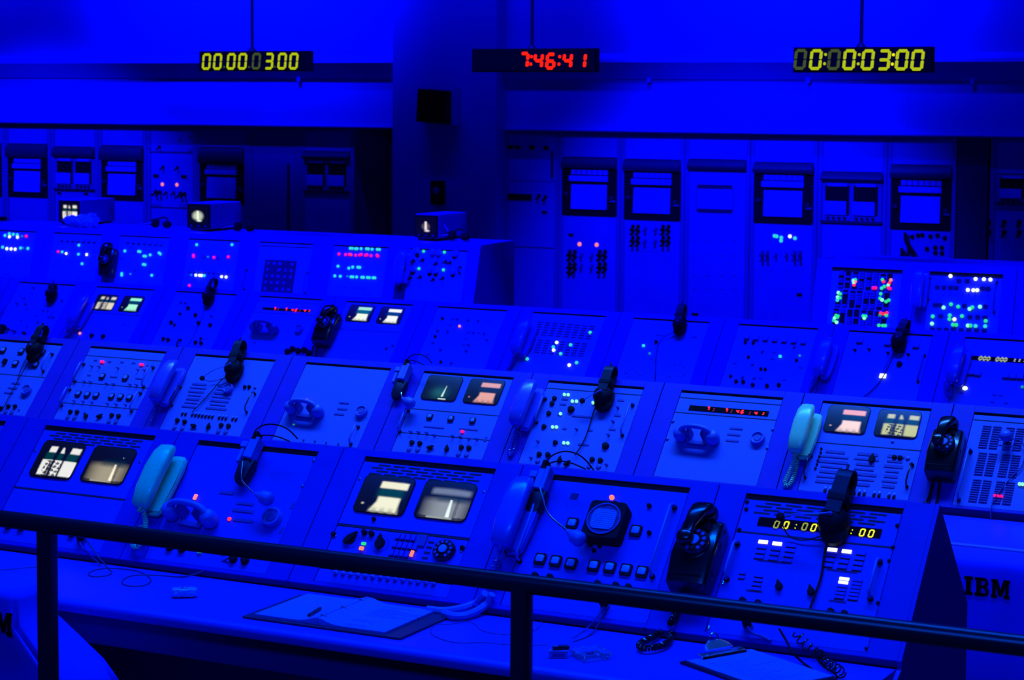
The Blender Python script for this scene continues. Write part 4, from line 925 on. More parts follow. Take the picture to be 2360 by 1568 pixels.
def desk_handset(fr, a, b, m, label, arch=True, r=.020):
    A, Bp = fr.uw(*a, .035), fr.uw(*b, .035)
    u, w_ = (A[0] + Bp[0]) / 2, (A[1] + Bp[1]) / 2; L = math.hypot(Bp[0] - A[0], Bp[1] - A[1]) / 2; ang = math.atan2(Bp[1] - A[1], Bp[0] - A[0])
    t = empty('operator_handset', fr.at(u, w_, 0).translation, label, 'handset', rot=fr.M.to_3x3().to_4x4() @ Rz(ang)); B = W[t.name]
    for s_, nm in ((-1, 'ear_cup'), (1, 'mouth_cup')):
        P(t, nm, MB().lathe([(r * .9, .002), (r * 1.1, .010), (r * 1.15, .028), (r, .046), (r * .7, .054), (0, .056)], 20, T(s_ * L, 0)).mesh(m, smooth=True, sharp=60), B)
    hh = .062 if arch else .05
    P(t, 'grip', MB().tube(smooth_path([(-L, .004, .045), (-L * .75, .014, hh), (-L * .3, .018, hh + .006), (L * .3, .018, hh + .006), (L * .75, .014, hh), (L, .004, .045)], 1), .0105, 10).mesh(m, smooth=True), B)
    for q in (-.45, .45): P(t, 'rest_bracket', MB().box(q * L - .004, q * L + .004, -.012, .026, 0, hh - .004).mesh('matte_black' if m == 'black_plastic' else 'label_dark', bevel=.001), B)
    P(t, 'rest_base', MB().box(-L * .6, L * .6, -.030, -.012, 0, .012).mesh('label_dark', bevel=.002), B)
    return t
desk_handset(R1, (391, 1175), (478, 1192), 'grey_part', 'grey-blue handset lying across its rest under the small pink key', r=.023)
desk_handset(R2, (668.5, 937), (730, 945), 'grey_part', 'grey-blue handset on its rest below the single orange lamp in the second row', r=.024)
desk_handset(R2, (1567, 998), (1640, 1006), 'grey_part', 'grey-blue handset on its rest below the red clock strip of the second row', r=.026)
desk_handset(R3, (583, 752), (631, 755), 'knob_blue', 'dark blue handset on its rest below the red clock strip of the third row', r=.022)

def headset(fr, cup, top, label, boom=None, mic=None, cables=(), r=.033, dark='matte_black', bw=.036, n0=.012, hook=None):
    u, w_ = fr.uw(*cup, .045); ut, wt = fr.uw(*top, .06)
    t = empty('headset', fr.at(u, w_, 0).translation, label, 'headset', rot=fr.M.to_3x3().to_4x4()); B = W[t.name]
    def L(px, py, n): a, b_ = fr.uw(px, py, n); return Vector((a - u, b_ - w_, n))
    c = P(t, 'ear_cup', MB().lathe([(r * .8, n0), (r, n0 + .010), (r, n0 + .030), (r * .85, n0 + .042), (r * .4, n0 + .05), (0, n0 + .052)], 22).mesh(dark, smooth=True, sharp=50), B)
    P(c, 'ear_cushion', MB().lathe([(r * .6, n0 - .008), (r * .95, n0 - .006), (r * 1.12, n0 + .004), (r * 1.05, n0 + .012)], 22).mesh('dark_leather', smooth=True), B)
    P(c, 'second_cup', MB().lathe([(r * .7, 0), (r * .9, .008), (r * .9, .022), (r * .5, .03)], 18, T(.006, -r * .75, n0 - .008)).mesh(dark, smooth=True, sharp=50), B)
    P(c, 'pivot', MB().lathe([(.006, 0), (.006, .006), (.003, .009)], 10, T(0, 0, n0 + .051)).mesh('knob_blue', smooth=True), B)
    du, dw = ut - u, wt - w_
    D = math.hypot(du, dw); ang = math.atan2(dw, du) - PI / 2
    # leather headband: a strap that runs up from the cups and folds over at the top
    o_ = []; i_ = []
    for k in range(13):
        a = PI * k / 12; ca = math.cos(a)
        o_.append((D - .030 + .034 * math.sin(a), n0 + .028 + .030 * ca)); i_.append((D - .030 + .028 * math.sin(a), n0 + .028 + .024 * ca))
    poly = [(.01, n0 + .052)] + o_ + [(.01, n0 - .002), (.01, n0 + .004)] + i_[::-1] + [(.01, n0 + .046)]
    P(t, 'headband', MB().prism(poly, -bw / 2, bw / 2).mesh('dark_leather'), B @ Rz(ang))
    P(t, 'band_slider', MB().box(-bw * .62, bw * .62, D * .30, D * .45, n0 + .0, n0 + .056).mesh(dark, bevel=.003), B @ Rz(ang))
    if boom:
        pts = smooth_path([(0, 0, n0 + .06)] + [L(*q) for q in boom])
        b_ = P(t, 'boom', MB().tube(pts, .0022, 6).mesh('grey_part', smooth=True), B)
        m0 = Vector(boom[-1]); c0 = L(*boom[-1])
        P(t, 'microphone', MB().sell(.012, .012, .010, .8, .9, T(*c0)).mesh('matte_black', smooth=True), B)
    for cb, rr in cables:
        P(t, 'headset_cable', MB().tube(smooth_path([(0, -r * .8, n0 + .01)] + [L(*q) for q in cb]), rr, 6).mesh('matte_black', smooth=True), B)
    P(t, 'hanging_hook', MB().tube([L(*top, .0) + Vector((0, -.02, 0)), L(*top, .03) + Vector((0, -.01, 0)), L(*top, .045) + Vector((0, .012, 0))], .004, 6).mesh('silver'), B)
    return t
headset(R1, (1918, 1194), (1953, 1080), 'black headset with a broad leather band hung over the yellow count display', boom=[(1880, 1185, .09), (1835, 1184, .085), (1799, 1192, .07)],
        cables=[([(1903, 1260, .012), (1898, 1290, .006), (1893, 1330, .006), (1880, 1365, .008), (1866, 1405, .012)], .0032), ([(1880, 1240, .012), (1850, 1248, .006), (1817, 1238, .006), (1805, 1215, .03), (1799, 1195, .06)], .0018)], r=.040, bw=.042)
headset(R2, (535, 845), (553, 783), 'dark headset hung at the top of the push-key bay in the second row', boom=[(515, 846, .07), (490, 853, .07), (466, 872, .06)],
        cables=[([(512, 872, .01), (480, 912, .006), (442, 951, .008)], .0022), ([(500, 878, .01), (478, 880, .01), (466, 872, .05)], .0015)], r=.042, bw=.04)
headset(R2, (75, 801), (99, 748), 'dark headset hung over the outlined square windows at far left', cables=[([(62, 824, .01), (48, 850, .006), (40, 876, .006)], .0018), ([(26, 905, .008), (8, 940, .01)], .002)], r=.040, bw=.036)
headset(R2, (1388, 908), (1408, 842), 'black headset hung above the mint-green lamps in the second row', boom=[(1372, 906, .07), (1355, 916, .06), (1342, 924, .05)],
        cables=[([(1372, 935, .01), (1358, 985, .006), (1345, 1020, .008), (1325, 1050, .01)], .0026)], r=.042, bw=.042)
headset(R3, (115, 674), (122, 652), 'small dark headset hung at the top of the far-left third-row bay', r=.036, bw=.03)
headset(R3, (477, 680), (493, 640), 'dark round headset hung between the rear row and the third row, centre left', cables=[([(476, 705, .01), (440, 790, .006), (424, 800, .006)], .0016)], r=.036, bw=.028)
headset(R3, (1564, 745), (1571, 700), 'dark headset hung above the sparkling panel in the third row', cables=[([(1530, 775, .01), (1512, 800, .006), (1510, 880, .006)], .002)], r=.036, bw=.04)
headset(R3, (2069, 782), (2088, 735), 'dark headset with trailing cable hung over the bay with the white lit key', cables=[([(2060, 810, .01), (2040, 845, .006), (2034, 860, .006)], .0018), ([(2034, 875, .006), (2005, 905, .006), (1990, 915, .008)], .0028)], r=.038, bw=.04)

def grey_headset(fr, x, y, label, s=1., arcs=None, boom=None, mic=None):
    # x, y: pixel of the clamp; wires arch to the right, body blocks and pad hang below, boom swings to the microphone
    u, w_ = fr.uw(x, y, .03)
    t = empty('headset', fr.at(u, w_, 0).translation, label, 'headset', rot=fr.M.to_3x3().to_4x4()); B = W[t.name]
    def L(px, py, n): a, b_ = fr.uw(px, py, n); return Vector((a - u, b_ - w_, n))
    for pts in arcs: P(t, 'wire_headband', MB().tube(smooth_path([L(*q) for q in pts], 3), .0022 * s, 6).mesh('matte_black', smooth=True), B)
    k = s
    P(t, 'clamp', MB().box(-.006 * k, .010 * k, -.03 * k, .012 * k, .01, .04 * k).mesh('matte_black', bevel=.002), B)
    P(t, 'amplifier_block', MB().box(-.006 * k, .014 * k, -.085 * k, -.02 * k, .012, .045 * k).mesh('grey_part', bevel=.003), B)
    P(t, 'side_block', MB().box(.016 * k, .030 * k, -.09 * k, -.012 * k, .010, .05 * k).mesh('grey_part', bevel=.004), B)
    P(t, 'joint_block', MB().box(-.030 * k, -.008 * k, -.05 * k, -.03 * k, .02, .045 * k).box(-.026 * k, -.014 * k, -.10 * k, -.05 * k, .02, .04 * k).mesh('grey_part', bevel=.002), B)
    P(t, 'ear_pad', loft(MB(), [(-.165 * k, .008 * k, .012 * k, .02, .010), (-.15 * k, .010 * k, .022 * k, .02, .016), (-.11 * k, .012 * k, .026 * k, .022, .018), (-.085 * k, .012 * k, .024 * k, .02, .014)]).mesh('dark_leather', smooth=True), B)
    P(t, 'boom', MB().tube(smooth_path([L(*q) for q in boom]), .0026 * k, 7).mesh('silver', smooth=True), B)
    c0 = L(*mic); c1_ = L(*boom[-1]); d = (c0 - c1_); d = d.normalized() if d.length > 0 else Vector((1, 0, 0))
    Mm = T(*c0) @ d.to_track_quat('Z', 'Y').to_matrix().to_4x4()
    m_ = P(t, 'microphone', MB().lathe([(.005 * k, -.04 * k), (.012 * k, -.022 * k), (.020 * k, -.012 * k), (.022 * k, .010 * k), (.017 * k, .020 * k), (0, .022 * k)], 20, Mm).mesh('grey_part', smooth=True, sharp=60), B)
    return t
grey_headset(R1, 590, 1005, 'grey wire-band headset hung over the blank face of the second front-row bay', 1.0,
    arcs=[[(586, 1003, .04), (590, 988, .06), (615, 977, .10), (645, 980, .12), (668, 992, .10), (686, 1012, .06)], [(590, 1005, .03), (615, 1003, .06), (640, 1006, .08), (668, 1018, .06)]],
    boom=[(559, 1064, .05), (556, 1090, .055), (556, 1106, .06), (565, 1118, .06), (583, 1136, .06)], mic=(612, 1148, .055))
grey_headset(R1, 1256, 1072, 'grey wire-band headset hung beside the round oscilloscope', 1.0,
    arcs=[[(1256, 1070, .04), (1270, 1050, .07), (1300, 1039, .11), (1330, 1045, .13), (1352, 1062, .1), (1368, 1084, .06)], [(1262, 1070, .03), (1285, 1062, .06), (1315, 1066, .08), (1350, 1082, .06)]],
    boom=[(1244, 1122, .05), (1252, 1150, .055), (1257, 1175, .06), (1270, 1194, .06), (1308, 1224, .06)], mic=(1330, 1240, .055))
grey_headset(R2, 937, 838, 'grey wire-band headset hung between the blank bay and the rocket screen in the second row', 1.1,
    arcs=[[(934, 832, .04), (950, 818, .08), (968, 816, .1), (985, 824, .08), (996, 838, .05)], [(936, 831, .03), (950, 830, .05), (965, 835, .06), (978, 842, .05)]],
    boom=[(925, 905, .05), (924, 912, .05), (930, 920, .05)], mic=(943, 928, .045))
# lone microphone capsule over the louvred bay
u, w_ = R2.uw(2317, 1003, .05)
t = empty('microphone', R2.at(u, w_, 0).translation, 'small grey microphone capsule on a cable over the louvred bay', 'microphone', rot=R2.M.to_3x3().to_4x4())
P(t, 'capsule', MB().lathe([(.008, .02), (.02, .032), (.024, .05), (.018, .062), (0, .064)], 18).mesh('grey_part', smooth=True, sharp=60), W[t.name])
P(t, 'stem', MB().tube([(0, 0, .001), (0, 0, .03)], .007, 8).mesh('matte_black'), W[t.name])
P(t, 'cable', MB().tube(smooth_path([R2.pt(2300, 1016, .01), R2.pt(2360, 1010, .02), R2.pt(2364, 1070, .006), R2.pt(2320, 1110, .006), R2.pt(2282, 1165, .01), R2.pt(2284, 1200, .0), ]), .0022, 6).mesh('label_dark', smooth=True), Matrix())

# ------------------------------------------------------------------ hanging clocks
def clock(xl, xr, yt, yb, rodx, lst, h, label, m='ink', th=.15):
    A, B_ = atY(xl, yt, 12.0), atY(xr, yt, 12.0); z0 = atY(xl, yb, 12.0)[2]
    cx, sx, sz = (A[0] + B_[0]) / 2, B_[0] - A[0], A[2] - z0
    fr = Fr(12.0, 0, 90)
    t = empty('hanging_clock', (cx, 12.0, z0), label, 'clock')
    P(t, 'case', MB().box(cx - sx / 2, cx + sx / 2, 12.002, 12.09, z0, A[2]).mesh('matte_black', bevel=.003), Matrix())
    P(t, 'face', MB().box(cx - sx / 2 + .008, cx + sx / 2 - .008, 11.997, 12.003, z0 + .008, A[2] - .008).mesh(m), Matrix())
    digits(t, fr, lst, h, .004, th, .10)
    rx = atY(rodx, 60, 12.04)[0]
    P(t, 'hanging_rod', MB().lathe([(.012, 0), (.012, 5.199 - A[2])], 10, T(rx, 12.045, A[2])).mesh('black_metal'), Matrix())
    P(t, 'rod_flange', MB().lathe([(.03, 0), (.025, .012), (.012, .025)], 12, T(rx, 12.045, A[2])).mesh('black_metal'), Matrix())
    return t
g1 = lambda zx: 420 + zx / 6.556
clock(458, 706, 117.5, 164, 580, [('0', g1(367), 142, 'digit_yellow'), ('0', g1(535), 142, 'digit_yellow'), ('.', g1(640), 141, 'digit_faint'), ('0', g1(740), 141.6, 'digit_yellow'), ('0', g1(912), 141.4, 'digit_yellow'), ('.', g1(1017), 141, 'digit_faint'), ('0', g1(1120), 141, 'digit_faint'), ('3', g1(1312), 141, 'digit_yellow'), ('.', g1(1405), 140.5, 'digit_faint'), ('0', g1(1510), 141, 'digit_yellow'), ('0', g1(1685), 141, 'digit_yellow')], .112, 'hanging count clock at left reading 00.00 3.00 in yellow digits')
clock(1087, 1368, 112, 166, 1226, [('7', 1208, 139, 'digit_red'), (':', 1224, 140, 'digit_red'), ('4', 1241, 140, 'digit_red'), ('6', 1269, 141, 'digit_red'), (':', 1289, 140, 'digit_red'), ('4', 1308, 140, 'digit_red'), ('1', 1340, 140, 'digit_red')], .106, 'hanging black clock in the middle reading 7:46:41 in red digits', th=.2)
g3 = lambda zx: 1780 + zx / 4.07
clock(1828, 2145, 108.5, 167, 1985, [('0', g3(262), 137, 'digit_faint'), ('0', g3(408), 137.5, 'digit_yellow'), (':', g3(494), 137.2, 'digit_yellow'), ('0', g3(578), 137.5, 'digit_faint'), ('0', g3(722), 137.7, 'digit_yellow'), (':', g3(810), 137.5, 'digit_yellow'), ('0', g3(896), 138, 'digit_yellow'), ('3', g3(1048), 138, 'digit_yellow'), (':', g3(1130), 138, 'digit_bright'), ('0', g3(1215), 138, 'digit_yellow'), ('0', g3(1362), 138.5, 'digit_yellow')], .122, 'hanging count clock at right reading 0:00:03:00 in yellow digits')

# ------------------------------------------------------------------ rack cabinets in the alcoves
XL = [-14.39 - .6105 * 2 + .6105 * k for k in range(9)]      # left run
def cab_root(x0, x1, label):
    t = empty('rack_cabinet', ((x0 + x1) / 2, YC + .3, FLOOR), label, 'cabinet')
    P(t, 'carcass', MB().box(x0 + .002, x1 - .002, YC + .016, YC + .60, FLOOR + .001, 1.895).mesh('cabinet_trim'), Matrix())
    for a, b_ in ((x0 + .002, x0 + .045), (x1 - .045, x1 - .002)): P(t, 'stile', MB().box(a, b_, YC - .010, YC + .015, FLOOR + .001, 1.895).mesh('cabinet_trim', bevel=.003), Matrix())
    return t
def cpl(t, x0, x1, z0, z1, d0=-.006, d1=.0155, m='cabinet_paint', name='front_panel'):
    return P(t, name, MB().box(x0, x1, YC + d0, YC + d1, z0, z1).mesh(m, bevel=.002), Matrix())
def hood(t, x0, x1, z0, z1):
    return P(t, 'curved_hood', MB().prism([(YC + .0155, z1), (YC - .012, z1 - .005), (YC - .05, z1 - .04), (YC - .055, z0 + .02), (YC - .04, z0), (YC + .0155, z0)], x0, x1).mesh('dark_hood', smooth=True, sharp=50), Matrix())
def recorder_one(t, x0, x1, z0, z1):
    W_, H_ = x1 - x0, z1 - z0
    o = P(t, 'recorder_frame', MB().box(x0, x1, YC - .012, YC + .0155, z0, z1).mesh('matte_black', bevel=.003), Matrix())
    X = lambda f: x0 + W_ * f
    Z = lambda f: z1 - H_ * f
    for k in range(7): P(o, 'scale_tab', MB().box(X(.175 + k * .096), X(.175 + k * .096 + .082), YC - .022, YC - .0115, Z(.13), Z(.03)).mesh('chart_paper', bevel=.002), Matrix())
    P(o, 'platen', MB().box(X(.14), X(.84), YC - .03, YC - .0115, Z(.27), Z(.155)).mesh('chart_paper', bevel=.002), Matrix())
    P(o, 'chart_paper', MB().prism([(YC - .0115, Z(.34)), (YC - .020, Z(.345)), (YC - .032, Z(.86)), (YC - .0115, Z(.86))], X(.18), X(.82)).mesh('chart_paper'), Matrix())
    for f, q in ((.09, .55), (.91, .62)): P(o, 'reel_knob', MB().lathe([(.02, 0), (.02, .02), (.012, .026)], 12, T(X(f), YC - .012, Z(q)) @ Matrix.Rotation(PI / 2, 4, 'X')).mesh('dark_hood'), Matrix())
    P(o, 'side_lever', MB().box(X(.88), X(.97), YC - .025, YC - .0115, Z(.70), Z(.66)).mesh('cabinet_trim', bevel=.002), Matrix())
    return o
def recorder_two(t, x0, x1, z0, z1):
    W_, H_ = x1 - x0, z1 - z0
    o = P(t, 'recorder_frame', MB().box(x0, x1, YC - .010, YC + .0155, z0, z1).mesh('cabinet_trim', bevel=.003), Matrix())
    X = lambda f: x0 + W_ * f
    Z = lambda f: z1 - H_ * f
    for c in (0, 1):
        a, b_ = (.07, .46) if c == 0 else (.53, .92)
        P(o, 'window', MB().box(X(a), X(b_), YC - .014, YC - .0095, Z(.80), Z(.10)).mesh('matte_black'), Matrix())
        P(o, 'platen', MB().box(X(a + .04), X(b_ - .03), YC - .024, YC - .0135, Z(.12), Z(.05)).mesh('chart_paper', bevel=.002), Matrix())
        P(o, 'chart_paper', MB().box(X(a), X(b_ - .04), YC - .028, YC - .0135, Z(.80), Z(.48)).mesh('chart_paper', bevel=.002), Matrix())
        for k in range(4): P(o, 'knob', cm('rk', lambda: MB().lathe([(.011, 0), (.010, .018)], 10).mesh('matte_black')), T(X(a + .05 + k * .09), YC - .010, Z(.88)) @ Matrix.Rotation(PI / 2, 4, 'X'))
    P(o, 'lower_bar', MB().box(X(0), X(1), YC - .030, YC - .0095, Z(1.0), Z(.94)).mesh('dark_hood'), Matrix())
    return o
def zpx(px, py): return atY(px, py, YC)[2]
def xpx(px): return atY(px, 400, YC)[0]
def switches(t, fr, x, y, sx=10, sy=0):
    for dx in (0, 11, 60, 71): rows_of(t, fr, toggle, [(x + dx, y + dx * .06)], 'matte_black', 3.2)
def cabitems(t, xs, fn, *a, **k):
    for p in xs: u, w_ = CB.uw(*p); fn(t, CB, u, w_, *a, n=.006, **k)
def handle_c(t, px, py): u, w_ = CB.uw(px, py); strip(t, CB, u, w_, .045, .022, 'matte_black', 'finger_pull', .012, n=.006)
# left run of racks (pixel column of the left edge, kind)
left = [(-98, 'A'), (10, 'A'), (117, 'B'), (227, 'A'), (341, 'P'), (455, 'A'), (578, 'D'), (702, 'B')]
labs = {-98: 'chart recorder rack cabinet mostly outside the left edge of the frame', 10: 'rack cabinet with one wide chart recorder, leftmost in view',
        117: 'rack cabinet with twin chart recorders behind the small left monitor', 227: 'rack cabinet with one wide chart recorder, left of the switch-panel cabinet',
        341: 'rack cabinet with two orange lamps above rows of switches, left run', 455: 'rack cabinet with one wide chart recorder, right of the switch-panel cabinet',
        578: 'dark blank-fronted rack cabinet in the shade of the left alcove', 702: 'shaded dark rack cabinet with twin recorders beside the pier'}
for k, (px, kind) in enumerate(left):
    x0 = -15.0 + .6105 * (k - 1); x1 = x0 + .6105
    t = cab_root(x0, x1, labs[px]); a, b_ = x0 + .05, x1 - .05
    mx = px + 54 if px > 0 else 20
    ztop = 1.87
    if kind == 'A':
        z1 = zpx(mx, 331 + max(0, px) * .018); cpl(t, a, b_, z1, ztop)
        zf1 = zpx(mx, 363 + max(0, px) * .03); zf0 = zpx(mx, 454 + max(0, px) * .034)
        hood(t, a - .01, b_ + .01, zf1, z1 - .002); recorder_one(t, a - .012, b_ + .012, zf0, zf1 - .002); cpl(t, a, b_, FLOOR + .06, zf0 - .01)
    elif kind == 'B':
        z1 = zpx(mx, 336 + px * .018); cpl(t, a, b_, z1, ztop)
        zf1 = zpx(mx, 361 + px * .008); zf0 = zpx(mx, 438 + px * .008)
        hood(t, a - .01, b_ + .01, zf1, z1 - .002); recorder_two(t, a - .005, b_ + .005, zf0, zf1 - .002); cpl(t, a, b_, FLOOR + .06, zf0 - .01)
        if px == 117:
            for p in ((138, 445), (200, 447)): handle_c(t, *p)
    elif kind == 'P':
        cpl(t, a, b_, zpx(mx, 350), ztop); cpl(t, a, b_, zpx(mx, 478), zpx(mx, 355)); cpl(t, a, b_, FLOOR + .06, zpx(mx, 482))
        for p in ((374, 425), (407.5, 426)): lamp(t, CB, *p, 'orange', .018, n=.008)
        cabitems(t, [(361, 442), (370, 443), (418, 446), (427, 447)], toggle, 'matte_black', 3.4); cabitems(t, [(384, 444), (402, 444), (377, 385), (410, 386), (369, 338)], toggle, 'matte_black', 2.6)
        cabitems(t, [(361, 405), (425, 407)], strip, .06, .03, 'matte_black', 'finger_pull', .012)
        cabitems(t, [(416, 323)], knob, .02, .02, 'knob_blue'); cabitems(t, [(342, 314), (439, 316), (345, 341), (439, 346)], knob, .015, .02, 'cabinet_trim')
        cabitems(t, [(394, 301)], strip, .3, .02, 'cabinet_trim'); cabitems(t, [(362, 473), (425, 475)], strip, .12, .03, 'cabinet_trim')
    else:
        cpl(t, a, b_, .9, ztop, m='cabinet_trim'); cpl(t, a, b_, FLOOR + .06, .89, m='cabinet_trim')
        P(t, 'vertical_pull', MB().box(b_ - .09, b_ - .075, YC - .03, YC - .0055, .8, 1.55).mesh('dark_hood'), Matrix())
# right run
rlabs = ['rack cabinet with a black nameplate slot and four top dots, first of the right run', 'rack cabinet with light-rimmed chart recorder and two orange lamps', 'rack cabinet with chart recorder over two switch banks',
         'rack cabinet with a framed blank drawer front, no recorder', 'rack cabinet with chart recorder above teal and white lamps', 'rack cabinet with twin chart recorders in the right run',
         'rack cabinet with chart recorder and tangled black cords below', 'dark gap cabinet at the shaded right end', 'shaded twin-recorder rack cabinet at the right edge']
xr = [-9.16, -8.557, -7.942, -7.325, -6.712, -6.100, -5.490, -4.90]
bbox = {1: (1290, 388, 1418, 497), 2: (1434, 395, 1568, 507), 4: (1733, 400, 1875, 515), 5: (1890, 418, 2034, 515), 6: (2048, 412, 2203, 530)}
htop = {1: 362, 2: 367, 3: 367, 4: 374, 5: 396, 6: 380}
for k in range(7):
    x0, x1 = xr[k], xr[k + 1]; t = cab_root(x0, x1, rlabs[k]); a, b_ = x0 + .045, x1 - .045; mx = (1215, 1355, 1500, 1652, 1804, 1962, 2126)[k]
    if k == 0:
        cpl(t, a, b_, zpx(mx, 417), 1.87); cpl(t, a, b_, zpx(mx, 569), zpx(mx, 418.5)); cpl(t, a, b_, FLOOR + .06, zpx(mx, 572))
        cabitems(t, [(1178, 339), (1194, 339.5), (1227, 340), (1260, 341)], strip, .05, .035, 'matte_black', 'vent_plug', .01)
        cabitems(t, [(1199, 454.5)], strip, .245, .06, 'matte_black', 'nameplate_slot', .006); cabitems(t, [(1243, 451), (1258, 454)], toggle, 'matte_black', 3); handle_c(t, 1256, 489)
        cabitems(t, [(1274, 378)], strip, .02, .24, 'dark_hood', 'side_pull', .02)
    else:
        if k in bbox:
            q = bbox[k]; zf1, zf0 = zpx(mx, q[1]), zpx(mx, q[3]); zt = zpx(mx, htop[k])
            cpl(t, a, b_, zt, 1.87); hood(t, a - .01, b_ + .01, zf1, zt - .002)
            (recorder_two if k == 5 else recorder_one)(t, a - .012, b_ + .012, zf0, zf1 - .002); cpl(t, a, b_, FLOOR + .06, zf0 - .01)
        else:
            zt = zpx(mx, htop[k]); zf1 = zpx(mx, 392); cpl(t, a, b_, zt, 1.87); hood(t, a - .01, b_ + .01, zf1, zt - .002); cpl(t, a, b_, FLOOR + .06, zf1 - .004)
            for y in (430, 486): u, w_ = CB.uw(1648, y); strip(t, CB, u, w_, .325, .03, 'dark_hood', 'drawer_edge', .008, n=.006)
            u, w_ = CB.uw(1606, 458); strip(t, CB, u, w_, .012, .2, 'cabinet_trim', 'drawer_edge', .01, n=.006); u, w_ = CB.uw(1690, 458); strip(t, CB, u, w_, .012, .2, 'cabinet_trim', 'drawer_edge', .01, n=.006)
    if k == 1:
        for p in ((1335.5, 563), (1375, 564.5)): lamp(t, CB, *p, 'orange', .019, n=.008)
        cabitems(t, [(x, y) for y in (580, 592, 609, 620) for x in (1315, 1326.5, 1384, 1396)], toggle, 'matte_black', 3.2); cabitems(t, [(1342, 586), (1366, 587), (1342, 611), (1366, 612)], toggle, 'label_dark', 2.6)
        handle_c(t, 1317, 541); handle_c(t, 1315, 631)
    if k == 2:
        cabitems(t, [(x, y) for y in (522, 533, 548, 559) for x in (1460, 1472, 1530, 1542)], toggle, 'matte_black', 3.0); cabitems(t, [(1489, 526), (1513, 527), (1488, 555), (1512, 555)], toggle, 'label_dark', 2.6)
        cabitems(t, [(1500, 580)], strip, .3, .006, 'cabinet_trim')
    if k == 3: cabitems(t, [(x, y) for y in (556, 590, 636, 668) for x in (1603, 1633, 1664, 1692)], strip, .045, .008, 'cabinet_trim'); cabitems(t, [(1603, 724)], strip, .06, .02, 'matte_black', 'finger_pull', .012)
    if k == 4:
        for x, y, c in ((1785, 544, LT), (1790, 545, LT), (1800.5, 548, LT), (1800, 555, LT), (1820.5, 545, LW), (1832, 549.5, LT)): lamp(t, CB, x, y, c, .016, n=.008)
        cabitems(t, [(x, y) for y in (581, 593) for x in (1758, 1770, 1832, 1845)], toggle, 'label_dark', 2.8); cabitems(t, [(1789, 586), (1814, 586)], toggle, 'label_dark', 2.4); handle_c(t, 1843, 679)
    if k == 6:
        cabitems(t, [(2103, 546), (2116, 543), (2126, 542), (2145, 545), (2161, 543), (2137, 574), (2156, 571), (2171, 571), (2156, 583), (2171, 584), (2178, 549)], knob, .018, .025, 'matte_black')
        for pts in ([(2086, 536), (2087, 560), (2104, 578), (2106, 592), (2092, 602)], [(2078, 572), (2080, 588), (2072, 598)], [(2092, 560), (2096, 585), (2084, 600)]):
            P(t, 'hanging_cord', MB().tube(smooth_path([CB.pt(x, y, .05) for x, y in pts]), .014, 7).mesh('matte_black', smooth=True), Matrix())
# shaded end pieces
x0 = -4.62; t = cab_root(x0, x0 + .61, rlabs[8]); a, b_ = x0 + .05, x0 + .56
cpl(t, a, b_, zpx(2330, 400), 1.87); zf1 = zpx(2330, 403); zf0 = zpx(2330, 470); recorder_two(t, a, b_, zf0, zf1 - .002); cpl(t, a, b_, FLOOR + .06, zf0 - .01)
cabitems(t, [(x, y) for y in (512, 535) for x in (2280, 2315, 2350)], toggle, 'matte_black', 3.4)
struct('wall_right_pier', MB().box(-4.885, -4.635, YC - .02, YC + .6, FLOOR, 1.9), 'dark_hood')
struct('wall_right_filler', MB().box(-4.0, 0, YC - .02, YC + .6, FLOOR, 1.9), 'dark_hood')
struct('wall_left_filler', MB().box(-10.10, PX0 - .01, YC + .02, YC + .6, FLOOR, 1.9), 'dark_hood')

# ------------------------------------------------------------------ monitors and bits on top of the rear row
ZT = 1.232
def monitor(pl, pr, yb, fn, label, depth=.30, yaw=0.):
    A = atY(pl, yb, 12.62); B_ = atY(pr, yb, 12.62); wd = max(.14, (B_[0] - A[0])); cx = (A[0] + B_[0]) / 2
    t = empty('small_monitor', (cx, 12.62, ZT), label, 'monitor', rot=Rz(yaw)); M = W[t.name]; h = wd * .94
    P(t, 'case', MB().box(-wd / 2, wd / 2, .008, depth, .012, h).mesh('console_paint', bevel=.006), M)
    P(t, 'front_bezel', MB().box(-wd / 2 + .004, wd / 2 - .004, -.004, .0095, .016, h - .006).mesh('matte_black', bevel=.003), M)
    tube_face(t, M @ T(0, -.0055, h * .56) @ Matrix.Rotation(PI / 2, 4, 'X'), wd * .82, h * .66, fn, 40, 32, .003)
    for s_ in (-1, 1): P(t, 'foot', MB().box(s_ * wd * .36 - .012, s_ * wd * .36 + .012, .02, depth - .02, 0, .0125).mesh('matte_black'), M)
    for k in range(3): P(t, 'control_knob', MB().lathe([(.006, 0), (.005, .008)], 8, T(-wd * .3 + k * wd * .3, -.004, .032) @ Matrix.Rotation(PI / 2, 4, 'X')).mesh('knob_blue'), M)
    P(t, 'rear_vent', MB().box(wd / 2 - .0005, wd / 2 + .0012, depth - .07, depth - .02, h * .35, h * .65).mesh('label_dark'), M)
    return t
monitor(135, 184, 517, pic_gantry((.95, .9, .85), .08), 'small monitor with two white bars, at the left end of the rear row top', .42)
monitor(431, 486, 534, pic_glow(), 'small monitor with a glowing white rocket, second on the rear row top', .38)
monitor(955, 1010, 556, pic_glow((.12, .09, .10), (.9, .8, .8), .5, .25), 'small monitor with a dim rocket, at the right end of the rear row top', .40)
